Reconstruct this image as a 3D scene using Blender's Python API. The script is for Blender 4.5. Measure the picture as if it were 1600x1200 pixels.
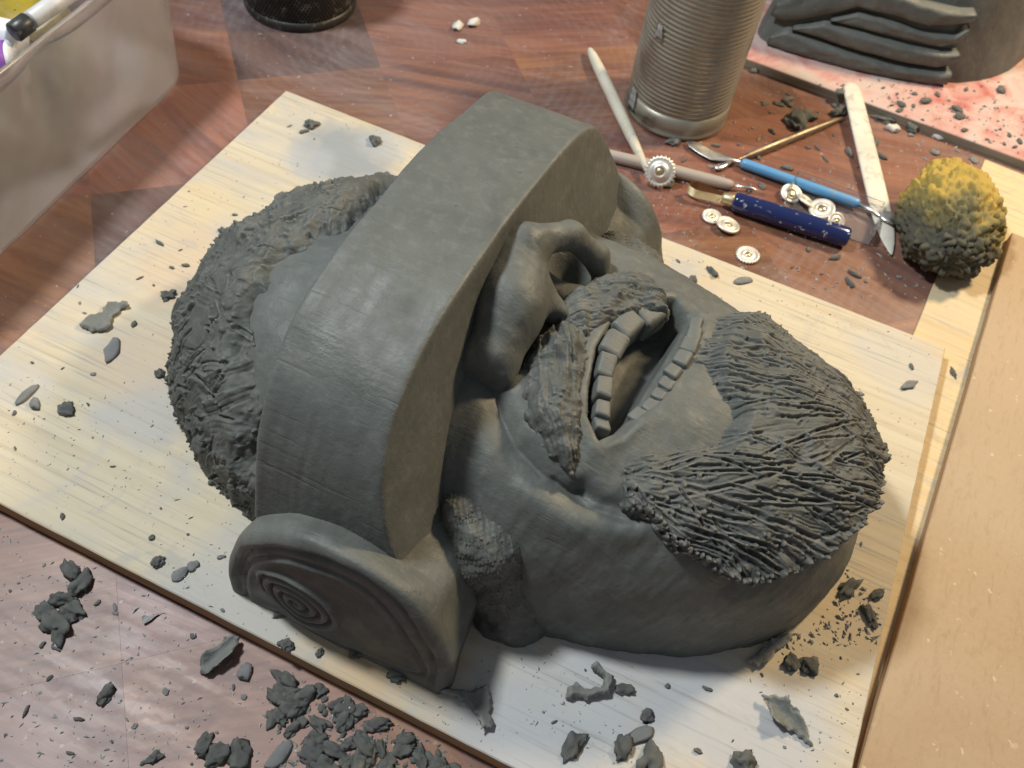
import bpy, bmesh, math, random
import numpy as np
from mathutils import Vector, Matrix

for _o in list(bpy.data.objects):
    bpy.data.objects.remove(_o)
scene = bpy.context.scene
COL = scene.collection

# ------------------------------------------------------------------ camera
# world: the board's top is z = 0, its front-left corner the origin, x runs along the
# board's long side (crown of the head -> chin), y from its front to its back edge. Metres.
FPX = 1465.0                                   # focal length in pixels of the 1600 px wide frame
RM = np.array([[0.9025, 0.4184, 0.1015], [0.3913, -0.6987, -0.5989], [-0.1797, 0.5802, -0.7944]])
_u, _s, _v = np.linalg.svd(RM); RM = _u @ _v
CAM = np.array([0.3603, -0.1240, 0.4375])
cam_data = bpy.data.cameras.new('camera')
cam_data.sensor_width = 36.0
cam_data.lens = 36.0 * FPX / 1600.0
cam_data.clip_start = 0.01
cam_data.clip_end = 50.0
cam = bpy.data.objects.new('camera', cam_data)
COL.objects.link(cam)
_m = Matrix(((RM[0, 0], -RM[1, 0], -RM[2, 0], CAM[0]),
             (RM[0, 1], -RM[1, 1], -RM[2, 1], CAM[1]),
             (RM[0, 2], -RM[1, 2], -RM[2, 2], CAM[2]), (0, 0, 0, 1)))
cam.matrix_world = _m
cam_data.dof.use_dof = True
cam_data.dof.focus_distance = 0.44
cam_data.dof.aperture_fstop = 16.0
scene.camera = cam

# ------------------------------------------------------------------ light
world = bpy.data.worlds.new('World')
scene.world = world
world.use_nodes = True
_bg = world.node_tree.nodes['Background']
_bg.inputs['Color'].default_value = (0.82, 0.88, 1.0, 1)
_bg.inputs['Strength'].default_value = 0.19


def area_lamp(name, loc, target, size, watts, color):
    d = bpy.data.lights.new(name, 'AREA')
    d.shape = 'DISK'
    d.size = size
    d.energy = watts
    d.color = color
    o = bpy.data.objects.new(name, d)
    COL.objects.link(o)
    o.location = loc
    o.rotation_euler = (Vector(target) - Vector(loc)).to_track_quat('-Z', 'Y').to_euler()
    return o


area_lamp('ceiling_lamp', (-0.36, 0.13, 1.24), (0.28, 0.17, 0.0), 0.17, 17.0, (0.93, 0.98, 1.0))
area_lamp('desk_lamp', (0.82, 0.98, 0.85), (0.42, 0.28, 0.0), 0.16, 13.5, (1.0, 0.76, 0.46))

vs = scene.view_settings
vs.view_transform = 'Standard'
vs.look = 'None'
vs.exposure = 0.0
vs.gamma = 1.0
vs.use_curve_mapping = False

# ------------------------------------------------------------------ helpers
RNG = np.random.default_rng(7)
random.seed(7)
TABLE_Z = -0.012


def at(px, py, z=0.0):
    """world point at height z seen at a point of the 1600x1200 photograph"""
    d = RM.T @ np.array([(px - 800) / FPX, (py - 600) / FPX, 1.0])
    return CAM + (z - CAM[2]) / d[2] * d


def project(p):
    q = RM @ (np.asarray(p, float) - CAM)
    return 800 + FPX * q[0] / q[2], 600 + FPX * q[1] / q[2]


def link(name, me, mat=None, parent=None, smooth=True, kind=None):
    o = bpy.data.objects.new(name, me)
    COL.objects.link(o)
    if mat is not None and not me.materials:
        me.materials.append(mat)
    if smooth and len(me.polygons):
        me.polygons.foreach_set('use_smooth', [True] * len(me.polygons))
    if parent is not None:
        o.parent = parent
    if kind:
        o['kind'] = kind
    return o


def mesh_np(name, verts, faces):
    """faces: (n,4) or (n,3) int array, or a list of tuples"""
    me = bpy.data.meshes.new(name)
    verts = np.asarray(verts, np.float32)
    if isinstance(faces, np.ndarray):
        n, k = faces.shape
        me.vertices.add(len(verts))
        me.vertices.foreach_set('co', verts.ravel())
        me.loops.add(n * k)
        me.loops.foreach_set('vertex_index', faces.astype(np.int32).ravel())
        me.polygons.add(n)
        me.polygons.foreach_set('loop_start', np.arange(0, n * k, k, dtype=np.int32))
        me.update(calc_edges=True)
        me.validate()
    else:
        me.from_pydata([tuple(map(float, v)) for v in verts], [], faces)
        me.update()
    return me


def bm_mesh(name, bm):
    me = bpy.data.meshes.new(name)
    bm.normal_update()
    bm.to_mesh(me)
    bm.free()
    return me


def tag(o, label, cat, group=None, kind=None):
    o['label'] = label
    o['category'] = cat
    if group:
        o['group'] = group
    if kind:
        o['kind'] = kind
    return o


def empty(name, loc=(0, 0, 0), rotz=0.0):
    o = bpy.data.objects.new(name, None)
    o.empty_display_size = 0.01
    COL.objects.link(o)
    o.location = loc
    o.rotation_euler = (0, 0, rotz)
    return o


# --- noise on numpy arrays
def _hash(ix, iy, iz, seed):
    h = (ix.astype(np.int64) * 374761393 + iy.astype(np.int64) * 668265263 + iz.astype(np.int64) * 2147483647 + seed * 974711) & 0xffffffff
    h = ((h ^ (h >> 13)) * 1274126177) & 0xffffffff
    h = h ^ (h >> 16)
    return (h & 0xffff).astype(np.float32) / 32767.5 - 1.0


def vnoise(x, y, z=None, seed=0):
    x = np.asarray(x, np.float32); y = np.asarray(y, np.float32)
    z = np.zeros_like(x) if z is None else np.asarray(z, np.float32)
    ix, iy, iz = np.floor(x), np.floor(y), np.floor(z)
    fx, fy, fz = x - ix, y - iy, z - iz
    fx = fx * fx * (3 - 2 * fx); fy = fy * fy * (3 - 2 * fy); fz = fz * fz * (3 - 2 * fz)
    r = 0
    for dx in (0, 1):
        wx = fx if dx else 1 - fx
        for dy in (0, 1):
            wy = fy if dy else 1 - fy
            for dz in (0, 1):
                wz = fz if dz else 1 - fz
                r = r + _hash(ix + dx, iy + dy, iz + dz, seed) * wx * wy * wz
    return r


def fbm(x, y, z=None, octaves=3, seed=0):
    a, r, f = 1.0, 0, 1.0
    for k in range(octaves):
        r = r + a * vnoise(np.asarray(x) * f, np.asarray(y) * f, None if z is None else np.asarray(z) * f, seed + 17 * k)
        a *= 0.5; f *= 2.03
    return r


def sstep(a, b, x):
    t = np.clip((x - a) / (b - a), 0, 1)
    return t * t * (3 - 2 * t)


def smin(a, b, k):
    h = np.clip(0.5 + 0.5 * (b - a) / k, 0, 1)
    return b + (a - b) * h - k * h * (1 - h)


def smax(a, b, k):
    return -smin(-a, -b, k)


def seg_dist(x, y, pts):
    """distance of points to a polyline"""
    d = np.full(np.shape(x), 1e9, np.float32)
    for (ax, ay), (bx, by) in zip(pts[:-1], pts[1:]):
        vx, vy = bx - ax, by - ay
        t = np.clip(((x - ax) * vx + (y - ay) * vy) / (vx * vx + vy * vy + 1e-12), 0, 1)
        d = np.minimum(d, np.hypot(x - ax - t * vx, y - ay - t * vy))
    return d


def poly_sd(x, y, pts):
    """signed distance to a closed polygon, positive inside"""
    d = seg_dist(x, y, list(pts) + [pts[0]])
    inside = np.zeros(np.shape(x), bool)
    n = len(pts)
    for i in range(n):
        (ax, ay), (bx, by) = pts[i], pts[(i + 1) % n]
        if ay == by:
            continue
        c = ((ay > y) != (by > y)) & (x < (bx - ax) * (y - ay) / (by - ay) + ax)
        inside ^= c
    return np.where(inside, d, -d)


def surface_nets(fn, lo, hi, h):
    """mesh of fn(x, y, z) = 0 (negative inside) on a grid of step h"""
    ax = [np.arange(lo[i], hi[i] + h, h, dtype=np.float32) for i in range(3)]
    X, Y, Z = np.meshgrid(*ax, indexing='ij', sparse=False)
    V = fn(X, Y, Z).astype(np.float32)
    nx, ny, nz = V.shape
    S = V < 0
    cnt = np.zeros((nx - 1, ny - 1, nz - 1), np.int8)
    for dx in (0, 1):
        for dy in (0, 1):
            for dz in (0, 1):
                cnt += S[dx:nx - 1 + dx, dy:ny - 1 + dy, dz:nz - 1 + dz]
    act = (cnt > 0) & (cnt < 8)
    ci, cj, ck = np.nonzero(act)
    idx = np.full(act.shape, -1, np.int64)
    idx[ci, cj, ck] = np.arange(len(ci))
    pos = np.zeros((len(ci), 3)); num = np.zeros(len(ci))
    cor = [(a, b, c) for a in (0, 1) for b in (0, 1) for c in (0, 1)]
    for p in cor:
        for a in range(3):
            if p[a] == 0:
                q = list(p); q[a] = 1
                v0 = V[ci + p[0], cj + p[1], ck + p[2]]
                v1 = V[ci + q[0], cj + q[1], ck + q[2]]
                m = (v0 < 0) != (v1 < 0)
                t = np.where(m, v0 / np.where(m, v0 - v1, 1), 0)
                e = np.array(p, float)[None, :].repeat(len(ci), 0)
                e[:, a] += t
                pos += e * m[:, None]; num += m
    pos = pos / np.maximum(num, 1)[:, None] + np.stack([ci, cj, ck], 1)
    verts = np.array(lo)[None, :] + pos * h
    faces = []
    for a in range(3):
        b, c = (a + 1) % 3, (a + 2) % 3
        sl0 = [slice(None)] * 3; sl1 = [slice(None)] * 3
        sl0[a] = slice(0, -1); sl1[a] = slice(1, None)
        s0, s1 = S[tuple(sl0)], S[tuple(sl1)]
        e = np.stack(np.nonzero(s0 != s1), 1)
        ok = (e[:, b] > 0) & (e[:, c] > 0) & (e[:, b] < V.shape[b] - 1) & (e[:, c] < V.shape[c] - 1)
        e = e[ok]
        flip = s0[e[:, 0], e[:, 1], e[:, 2]]
        q = []
        for ob, oc in ((-1, -1), (0, -1), (0, 0), (-1, 0)):
            k = e.copy(); k[:, b] += ob; k[:, c] += oc
            q.append(idx[k[:, 0], k[:, 1], k[:, 2]])
        q = np.stack(q, 1)
        q[~flip] = q[~flip][:, ::-1]
        faces.append(q)
    return verts, np.concatenate(faces)


def vnormals(v, f):
    n = np.zeros_like(v)
    a, b, c, d = v[f[:, 0]], v[f[:, 1]], v[f[:, 2]], v[f[:, -1]]
    fn = np.cross(c - a, d - b)
    for k in range(f.shape[1]):
        np.add.at(n, f[:, k], fn)
    return n / np.maximum(np.linalg.norm(n, axis=1), 1e-12)[:, None]


def relax(v, f, it=1, w=0.5):
    for _ in range(it):
        acc = np.zeros_like(v); num = np.zeros(len(v))
        k = f.shape[1]
        for i in range(k):
            np.add.at(acc, f[:, i], v[f[:, (i + 1) % k]] + v[f[:, (i - 1) % k]])
            np.add.at(num, f[:, i], 2)
        v = v * (1 - w) + w * acc / np.maximum(num, 1)[:, None]
    return v


# ------------------------------------------------------------------ materials
class NT:
    """small helper to wire up a node material"""
    def __init__(self, name):
        self.m = bpy.data.materials.new(name)
        self.m.use_nodes = True
        self.t = self.m.node_tree
        self.b = self.t.nodes['Principled BSDF']
        self.out = self.t.nodes['Material Output']

    def n(self, typ, **kw):
        nd = self.t.nodes.new('ShaderNode' + typ)
        for k, v in kw.items():
            setattr(nd, k, v)
        return nd

    def l(self, a, b):
        self.t.links.new(a, b)

    def val(self, sock, v):
        if hasattr(v, 'links') or isinstance(v, bpy.types.NodeSocket):
            self.l(v, sock)
        else:
            sock.default_value = v

    def coord(self, kind='Object', scale=(1, 1, 1), rot=(0, 0, 0), loc=(0, 0, 0)):
        c = self.n('TexCoord'); mp = self.n('Mapping')
        self.l(c.outputs[kind], mp.inputs['Vector'])
        mp.inputs['Scale'].default_value = scale
        mp.inputs['Rotation'].default_value = rot
        mp.inputs['Location'].default_value = loc
        return mp.outputs['Vector']

    def noise(self, vec, scale, detail=4, rough=0.55, dist=0.0):
        nd = self.n('TexNoise')
        self.l(vec, nd.inputs['Vector'])
        nd.inputs['Scale'].default_value = scale
        nd.inputs['Detail'].default_value = detail
        nd.inputs['Roughness'].default_value = rough
        nd.inputs['Distortion'].default_value = dist
        return nd.outputs['Fac']

    def ramp(self, fac, stops, interp='LINEAR'):
        nd = self.n('ValToRGB')
        nd.color_ramp.interpolation = interp
        while len(nd.color_ramp.elements) < len(stops):
            nd.color_ramp.elements.new(0.5)
        for e, (p, c) in zip(nd.color_ramp.elements, stops):
            e.position = p
            e.color = (c, c, c, 1) if not isinstance(c, tuple) else (c[0], c[1], c[2], 1)
        self.l(fac, nd.inputs['Fac'])
        return nd.outputs['Color']

    def mix(self, fac, a, b, mode='MIX'):
        nd = self.n('Mix', data_type='RGBA', blend_type=mode)
        self.val(nd.inputs['Factor'], fac)
        for s, v in ((nd.inputs['A'], a), (nd.inputs['B'], b)):
            pass
        A = [i for i in nd.inputs if i.name == 'A' and i.type == 'RGBA'][0]
        B = [i for i in nd.inputs if i.name == 'B' and i.type == 'RGBA'][0]
        for s, v in ((A, a), (B, b)):
            if isinstance(v, tuple):
                s.default_value = (v[0], v[1], v[2], 1)
            else:
                self.l(v, s)
        return [o for o in nd.outputs if o.type == 'RGBA'][0]

    def math(self, op, a, b=0.0):
        nd = self.n('Math', operation=op)
        self.val(nd.inputs[0], a); self.val(nd.inputs[1], b)
        return nd.outputs[0]

    def bump(self, height, strength=0.3, dist=0.001, normal=None):
        nd = self.n('Bump')
        self.l(height, nd.inputs['Height'])
        nd.inputs['Strength'].default_value = strength
        nd.inputs['Distance'].default_value = dist
        if normal is not None:
            self.l(normal, nd.inputs['Normal'])
        return nd.outputs['Normal']

    def set(self, **kw):
        names = {'color': 'Base Color', 'rough': 'Roughness', 'metal': 'Metallic', 'normal': 'Normal', 'spec': 'Specular IOR Level',
                 'coat': 'Coat Weight', 'coat_rough': 'Coat Roughness', 'trans': 'Transmission Weight', 'ior': 'IOR', 'alpha': 'Alpha',
                 'sss': 'Subsurface Weight', 'sss_scale': 'Subsurface Scale'}
        for k, v in kw.items():
            s = self.b.inputs[names[k]]
            if isinstance(v, tuple):
                s.default_value = (v[0], v[1], v[2], 1)
            else:
                self.val(s, v)
        return self.m


def clay_mat(name, dark=(0.092, 0.100, 0.090), mid=(0.125, 0.133, 0.121), dry=(0.22, 0.222, 0.20), rough=0.58, bump=0.35, pit=True, dryness=0.5, streak=None):
    t = NT(name)
    v = t.coord('Object')
    big = t.noise(v, 22.0, 5, 0.6)
    c = t.mix(t.ramp(big, [(0.32, 0.0), (0.68, 1.0)]), dark, mid)
    fine = t.noise(v, 160.0, 5, 0.65)
    c = t.mix(t.ramp(fine, [(0.5 , 0.0), (0.85, dryness)]), c, dry)
    patch = t.noise(v, 9.0, 3, 0.6, 0.6)
    c = t.mix(t.ramp(patch, [(0.55, 0.0), (0.85, dryness * 0.35)]), c, dry)
    damp = t.noise(v, 14.0, 4, 0.65, 1.0)
    c = t.mix(t.ramp(damp, [(0.56, 0.0), (0.70, 0.45)]), c, tuple(x * 0.62 for x in dark))
    r = t.ramp(t.noise(v, 60.0, 3, 0.6), [(0.3, rough - 0.14), (0.7, rough + 0.14)])
    hgt = t.noise(v, 420.0, 4, 0.7)
    if streak:
        sv = t.coord('Object', scale=streak)
        hgt = t.math('ADD', hgt, t.math('MULTIPLY', t.noise(sv, 1.0, 4, 0.6), 1.2))
    geo = t.n('NewGeometry')
    c = t.mix(t.ramp(geo.outputs['Pointiness'], [(0.515, 0.0), (0.60, 0.55)]), c, dry)     # crests dry out first
    scr = t.noise(t.coord('Object', rot=(0.3, 0.2, 0.6), scale=(12, 520, 260)), 1.0, 2, 0.5, 0.4)
    scrm = t.math('MULTIPLY', t.ramp(scr, [(0.64, 0.0), (0.70, 1.0)]), t.ramp(t.noise(v, 16.0, 3), [(0.46, 0.0), (0.58, 1.0)]))
    hgt = t.math('SUBTRACT', hgt, t.math('MULTIPLY', scrm, 0.8))
    nrm = t.bump(hgt, bump, 0.0008)
    nrm = t.bump(t.noise(v, 70.0, 3, 0.5), bump * 0.7, 0.002, nrm)
    if pit:
        vo = t.n('TexVoronoi', feature='F1')
        t.l(v, vo.inputs['Vector']); vo.inputs['Scale'].default_value = 120.0
        p = t.ramp(vo.outputs['Distance'], [(0.03, 0.0), (0.10, 1.0)])
        pm = t.math('MULTIPLY', t.math('SUBTRACT', 1.0, p), t.ramp(t.noise(v, 40, 2), [(0.56, 0.0), (0.62, 1.0)]))
        c = t.mix(t.math('MULTIPLY', pm, 0.6), c, (0.03, 0.03, 0.027))
        nrm = t.bump(t.math('SUBTRACT', 1.0, pm), 0.5, 0.0008, nrm)
    return t.set(color=c, rough=r, normal=nrm, spec=0.45)


M = {}
M['clay'] = clay_mat('smooth_grey_clay', streak=(60, 300, 60))
M['clay_rough'] = clay_mat('rough_grey_clay', dry=(0.23, 0.225, 0.20), dark=(0.072, 0.077, 0.069), mid=(0.118, 0.123, 0.110), rough=0.68, bump=0.6, pit=False, dryness=0.6)
M['clay_crumb'] = clay_mat('crumbled_grey_clay', dark=(0.14, 0.148, 0.134), mid=(0.205, 0.212, 0.195), dry=(0.32, 0.32, 0.29), rough=0.85, bump=0.8, pit=False, dryness=0.5)
M['clay_dry'] = clay_mat('dry_pale_clay', dark=(0.28, 0.29, 0.28), mid=(0.36, 0.37, 0.36), dry=(0.45, 0.45, 0.43), rough=0.9, bump=0.8, pit=False)
# ------------------------------------------------------------------ table of square wood blocks
def table_mat():
    t = NT('mahogany_block')
    oi = t.n('ObjectInfo')
    v = t.coord('Object')
    # each block has its own grain direction and place in the timber
    rot = t.n('VectorRotate', rotation_type='Z_AXIS')
    t.l(v, rot.inputs['Vector'])
    t.l(t.math('MULTIPLY', oi.outputs['Random'], 1.1), rot.inputs['Angle'])
    off = t.n('VectorMath', operation='ADD')
    t.l(rot.outputs['Vector'], off.inputs[0])
    cmb = t.n('CombineXYZ')
    t.l(t.math('MULTIPLY', oi.outputs['Random'], 37.0), cmb.inputs['X'])
    t.l(t.math('MULTIPLY', oi.outputs['Random'], 11.0), cmb.inputs['Y'])
    t.l(cmb.outputs['Vector'], off.inputs[1])
    mp = t.n('Mapping'); t.l(off.outputs['Vector'], mp.inputs['Vector'])
    mp.inputs['Scale'].default_value = (8, 150, 1)
    grain = t.noise(mp.outputs['Vector'], 1.0, 8, 0.68, 0.6)
    mp2 = t.n('Mapping'); t.l(off.outputs['Vector'], mp2.inputs['Vector'])
    mp2.inputs['Scale'].default_value = (3, 18, 1)
    bands = t.noise(mp2.outputs['Vector'], 1.0, 3, 0.5, 1.5)
    w = t.ramp(t.math('ADD', t.math('MULTIPLY', grain, 0.5), t.math('MULTIPLY', bands, 0.5)),
               [(0.30, (0.070, 0.024, 0.012)), (0.46, (0.165, 0.058, 0.026)), (0.60, (0.27, 0.112, 0.048)), (0.75, (0.20, 0.075, 0.034))])
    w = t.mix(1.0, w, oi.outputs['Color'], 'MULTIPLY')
    # dried clay film wiped over the top, with some painted sheen: arcs and clouds, in table coordinates
    g = t.n('NewGeometry')
    def gm(scale, loc=(0, 0, 0), rz=0.0):
        m_ = t.n('Mapping'); t.l(g.outputs['Position'], m_.inputs['Vector'])
        m_.inputs['Scale'].default_value = scale; m_.inputs['Location'].default_value = loc
        m_.inputs['Rotation'].default_value = (0, 0, rz)
        return m_.outputs['Vector']
    wv = t.n('TexWave', wave_type='RINGS', rings_direction='Z')
    t.l(gm((1, 1, 1), (-0.02, -0.47, 0)), wv.inputs['Vector'])
    wv.inputs['Scale'].default_value = 42; wv.inputs['Distortion'].default_value = 5.0
    wv.inputs['Detail'].default_value = 4; wv.inputs['Detail Scale'].default_value = 3.0
    cloud = t.noise(gm((1, 1, 1)), 7.0, 4, 0.6, 0.8)
    wipe = t.noise(gm((6, 70, 1), rz=0.9), 1.0, 6, 0.6, 0.8)
    wipe2 = t.noise(gm((26, 5, 1), rz=0.25), 1.0, 5, 0.65, 1.2)
    film = t.math('MULTIPLY', t.ramp(cloud, [(0.36, 0.12), (0.66, 1.0)]),
                  t.math('ADD', t.math('MULTIPLY', t.ramp(wv.outputs['Fac'], [(0.4, 0.0), (0.95, 1.0)]), 0.22),
                         t.math('ADD', t.math('MULTIPLY', t.ramp(wipe, [(0.42, 0.0), (0.75, 1.0)]), 0.7), t.math('MULTIPLY', t.ramp(wipe2, [(0.45, 0.0), (0.78, 1.0)]), 0.45))))
    film = t.math('ADD', t.math('MULTIPLY', film, 0.50), t.ramp(t.noise(gm((1, 1, 1)), 3.2, 3, 0.5, 0.5), [(0.35, 0.04), (0.65, 0.26)]))
    c = t.mix(film, w, (0.28, 0.25, 0.26))  # lavender tone also paints in the cool light reflected by the table
    spots = t.noise(gm((1, 1, 1)), 230.0, 2, 0.5)
    c = t.mix(t.ramp(spots, [(0.70, 0.0), (0.76, 0.5)]), c, (0.5, 0.46, 0.42))
    r = t.ramp(film, [(0.0, 0.34), (0.5, 0.6)])
    nrm = t.bump(grain, 0.1, 0.0006)
    return t.set(color=c, rough=r, normal=nrm, spec=0.5)


M['wood_block'] = table_mat()
tslab = NT('table_core')
M['table_core'] = tslab.set(color=(0.03, 0.012, 0.008), rough=0.7)


def box_mesh(name, sx, sy, sz, bev=0.0, seg=1):
    bm = bmesh.new()
    bmesh.ops.create_cube(bm, size=1.0, matrix=Matrix.Diagonal((sx, sy, sz, 1)))
    if bev:
        bmesh.ops.bevel(bm, geom=bm.edges[:], offset=bev, segments=seg, affect='EDGES', profile=0.5)
    return bm_mesh(name, bm)


table = empty('table', (0.3, 0.3, TABLE_Z))
table['kind'] = 'structure'
PITCH = 0.110
TA = math.radians(42)
wv_, vv_ = np.array([math.cos(TA), math.sin(TA)]), np.array([-math.sin(TA), math.cos(TA)])
core = link('table_top', box_mesh('table_top', 2.3, 2.3, 0.02), M['wood_block'], table, smooth=False)
core.location = (0, 0, -0.0142)
core.rotation_euler = (0, 0, TA)
blk = box_mesh('wood_block', PITCH - 0.00002, PITCH - 0.00002, 0.004, 0.00004)
tone = {}
rb = random.Random(5)
DARK = (0.42, 0.52, 0.72)
OVER = {(1, -1): (0.40, 0.42, 0.5), (2, 1): DARK, (1, 0): (0.95, 0.85, 0.8)}
for i in range(-9, 12):
    for j in range(-9, 12):
        a = 0.099 + PITCH * (i + 0.5 - 0) - PITCH * 0
        b = 0.192 + PITCH * (j + 0.5)
        p = a * wv_ + b * vv_
        # only the blocks around the picture
        if not (-0.35 < p[0] < 1.05 and -0.32 < p[1] < 1.1):
            continue
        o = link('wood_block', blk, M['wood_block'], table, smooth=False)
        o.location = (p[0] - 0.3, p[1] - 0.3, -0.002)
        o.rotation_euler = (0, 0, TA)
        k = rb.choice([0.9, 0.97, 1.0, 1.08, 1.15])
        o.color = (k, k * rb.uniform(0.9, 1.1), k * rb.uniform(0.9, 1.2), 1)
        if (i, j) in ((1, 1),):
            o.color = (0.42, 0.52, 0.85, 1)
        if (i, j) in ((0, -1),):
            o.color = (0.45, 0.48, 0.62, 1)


# ------------------------------------------------------------------ modelling board
def pine_mat(name, rz, stain=1.0, base=None, gl=(3, 170, 3), spots=()):
    t = NT(name)
    v = t.coord('Object', rot=(0, 0, rz), scale=gl)
    g1 = t.noise(v, 1.0, 5, 0.55, 0.25)
    c0 = base or ((0.52, 0.435, 0.295), (0.62, 0.545, 0.40))
    c = t.ramp(g1, [(0.30, c0[0]), (0.46, tuple(0.6 * a + 0.4 * b for a, b in zip(c0[1], c0[0]))), (0.62, c0[1])])
    ov = t.coord('Object')
    warm = t.noise(ov, 6.0, 4, 0.6, 0.7)
    c = t.mix(t.ramp(warm, [(0.50, 0.0), (0.72, 0.55)]), c, (0.62, 0.42, 0.22))
    if stain:
        pale = t.noise(ov, 8.5, 5, 0.62, 0.9)
        c = t.mix(t.math('MULTIPLY', t.ramp(pale, [(0.47, 0.0), (0.60, 0.85)]), stain), c, (0.47, 0.455, 0.42))
        for (sx, sy, rad, amt_, colr) in spots:
            wn = t.n('TexNoise'); t.l(ov, wn.inputs['Vector']); wn.inputs['Scale'].default_value = 26.0; wn.inputs['Detail'].default_value = 5.0
            wa = t.n('VectorMath', operation='MULTIPLY_ADD'); t.l(wn.outputs['Color'], wa.inputs[0]); wa.inputs[1].default_value = (rad * 1.3,) * 3; t.l(ov, wa.inputs[2])
            ds = t.n('VectorMath', operation='DISTANCE'); t.l(wa.outputs['Vector'], ds.inputs[0]); ds.inputs[1].default_value = (sx + rad * 0.65, sy + rad * 0.65, rad * 0.65)
            c = t.mix(t.math('MULTIPLY', t.ramp(t.math('DIVIDE', ds.outputs['Value'], rad * 1.5), [(0.40, 1.0), (0.72, 0.0)]), amt_), c, colr)
        # dried grey slip in the pores of the grain
        v2 = t.coord('Object', rot=(0, 0, rz), scale=(14, 460, 14))
        g2 = t.noise(v2, 1.0, 4, 0.6, 0.2)
        amt = t.ramp(t.noise(ov, 14.0, 4, 0.6), [(0.34, 0.1), (0.58, 1.0)])
        c = t.mix(t.math('MULTIPLY', t.ramp(g2, [(0.54, 0.0), (0.70, 0.8)]), amt), c, (0.30, 0.295, 0.27))
        sm = t.noise(ov, 11.0, 6, 0.7, 1.6)
        c = t.mix(t.ramp(sm, [(0.56, 0.0), (0.66, 0.5)]), c, (0.36, 0.365, 0.355))
        scr = t.noise(t.coord('Object', rot=(0, 0, 0.9), scale=(9, 260, 9)), 1.0, 3, 0.5, 0.6)
        c = t.mix(t.ramp(scr, [(0.68, 0.0), (0.73, 0.35)]), c, (0.36, 0.30, 0.22))
        sp = t.noise(ov, 330.0, 3, 0.6)
        c = t.mix(t.math('MULTIPLY', t.ramp(sp, [(0.66, 0.0), (0.72, 1.0)]), t.ramp(t.noise(ov, 18.0, 3), [(0.45, 0.0), (0.62, 0.8)])), c, (0.17, 0.17, 0.155))
    nrm = t.bump(g1, 0.15, 0.0006)
    return t.set(color=c, rough=t.ramp(g1, [(0.3, 0.62), (0.7, 0.8)]), normal=nrm, spec=0.3)


_sp = []
for px, py, rad, amt_, colr in [(535, 245, 0.038, 0.95, (0.30, 0.32, 0.33)), (480, 250, 0.022, 0.6, (0.42, 0.43, 0.44)), (395, 370, 0.030, 0.6, (0.46, 0.47, 0.47)), (600, 225, 0.02, 0.5, (0.44, 0.45, 0.45)),
                                (235, 640, 0.030, 0.6, (0.44, 0.44, 0.44)), (285, 420, 0.035, 0.45, (0.62, 0.45, 0.30)), (330, 330, 0.03, 0.4, (0.66, 0.52, 0.30)), (215, 560, 0.03, 0.4, (0.62, 0.46, 0.32)),
                                (860, 1110, 0.045, 0.75, (0.47, 0.49, 0.50)), (1010, 1080, 0.040, 0.7, (0.49, 0.50, 0.50)), (1180, 1140, 0.045, 0.7, (0.45, 0.47, 0.50)), (780, 1180, 0.04, 0.5, (0.47, 0.48, 0.49)),
                                (1390, 1000, 0.03, 0.5, (0.49, 0.49, 0.48)), (1330, 960, 0.025, 0.45, (0.58, 0.42, 0.22)), (1400, 560, 0.035, 0.45, (0.49, 0.49, 0.47)), (30, 600, 0.02, 0.4, (0.44, 0.45, 0.45)), (100, 860, 0.02, 0.3, (0.42, 0.42, 0.38))]:  # stains, plus an orange spot painting the warm-lit shadow beside the chin
    _p = at(px, py, 0)
    _sp.append((float(_p[0]), float(_p[1]), rad, amt_, colr))
M['pine'] = pine_mat('stained_pine', math.radians(12), spots=_sp)
tb = NT('plywood_edge')
ev = tb.coord('Object', scale=(30, 30, 700))
M['ply_edge'] = tb.set(color=tb.ramp(tb.noise(ev, 1.0, 4), [(0.3, (0.30, 0.18, 0.09)), (0.7, (0.46, 0.30, 0.16))]), rough=0.8,
                       normal=tb.bump(tb.noise(tb.coord('Object'), 300, 3), 0.5, 0.0006))
BX, BY = 0.4949, 0.36


def panel(name, x0, y0, x1, y1, z0, z1, top, edge, rough_edge=0.00012, n=60):
    """a sawn sheet: two materials, slightly wobbly edges"""
    bm = bmesh.new()
    ring = []
    for k in range(4):
        p, q = [((x0, y0), (x1, y0)), ((x1, y0), (x1, y1)), ((x1, y1), (x0, y1)), ((x0, y1), (x0, y0))][k]
        for s in range(n):
            u = s / n
            ring.append((p[0] + (q[0] - p[0]) * u + random.uniform(-1, 1) * rough_edge, p[1] + (q[1] - p[1]) * u + random.uniform(-1, 1) * rough_edge))
    cx, cy = (x0 + x1) / 2, (y0 + y1) / 2
    ins = 0.0006
    lo = [bm.verts.new((x, y, z0)) for x, y in ring]
    hi = [bm.verts.new((x, y, z1 - ins)) for x, y in ring]
    tp = [bm.verts.new((x + (ins if x < cx else -ins) * (abs(x - cx) > abs(x1 - x0) / 2 - 0.003), y + (ins if y < cy else -ins) * (abs(y - cy) > abs(y1 - y0) / 2 - 0.003), z1)) for x, y in ring]
    N = len(ring)
    for i in range(N):
        j = (i + 1) % N
        bm.faces.new((lo[i], lo[j], hi[j], hi[i])).material_index = 1
        bm.faces.new((hi[i], hi[j], tp[j], tp[i])).material_index = 0
    bm.faces.new(tp)
    bm.faces.new(lo[::-1])
    me = bm_mesh(name, bm)
    me.materials.append(top); me.materials.append(edge)
    return me


board = link('modelling_board', panel('modelling_board', 0, 0, BX, BY, TABLE_Z + 0.0016, 0, M['pine'], M['ply_edge']), None, None, smooth=False)
tag(board, 'pale pine board stained with grey clay under the bearded clay head', 'board')
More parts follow.
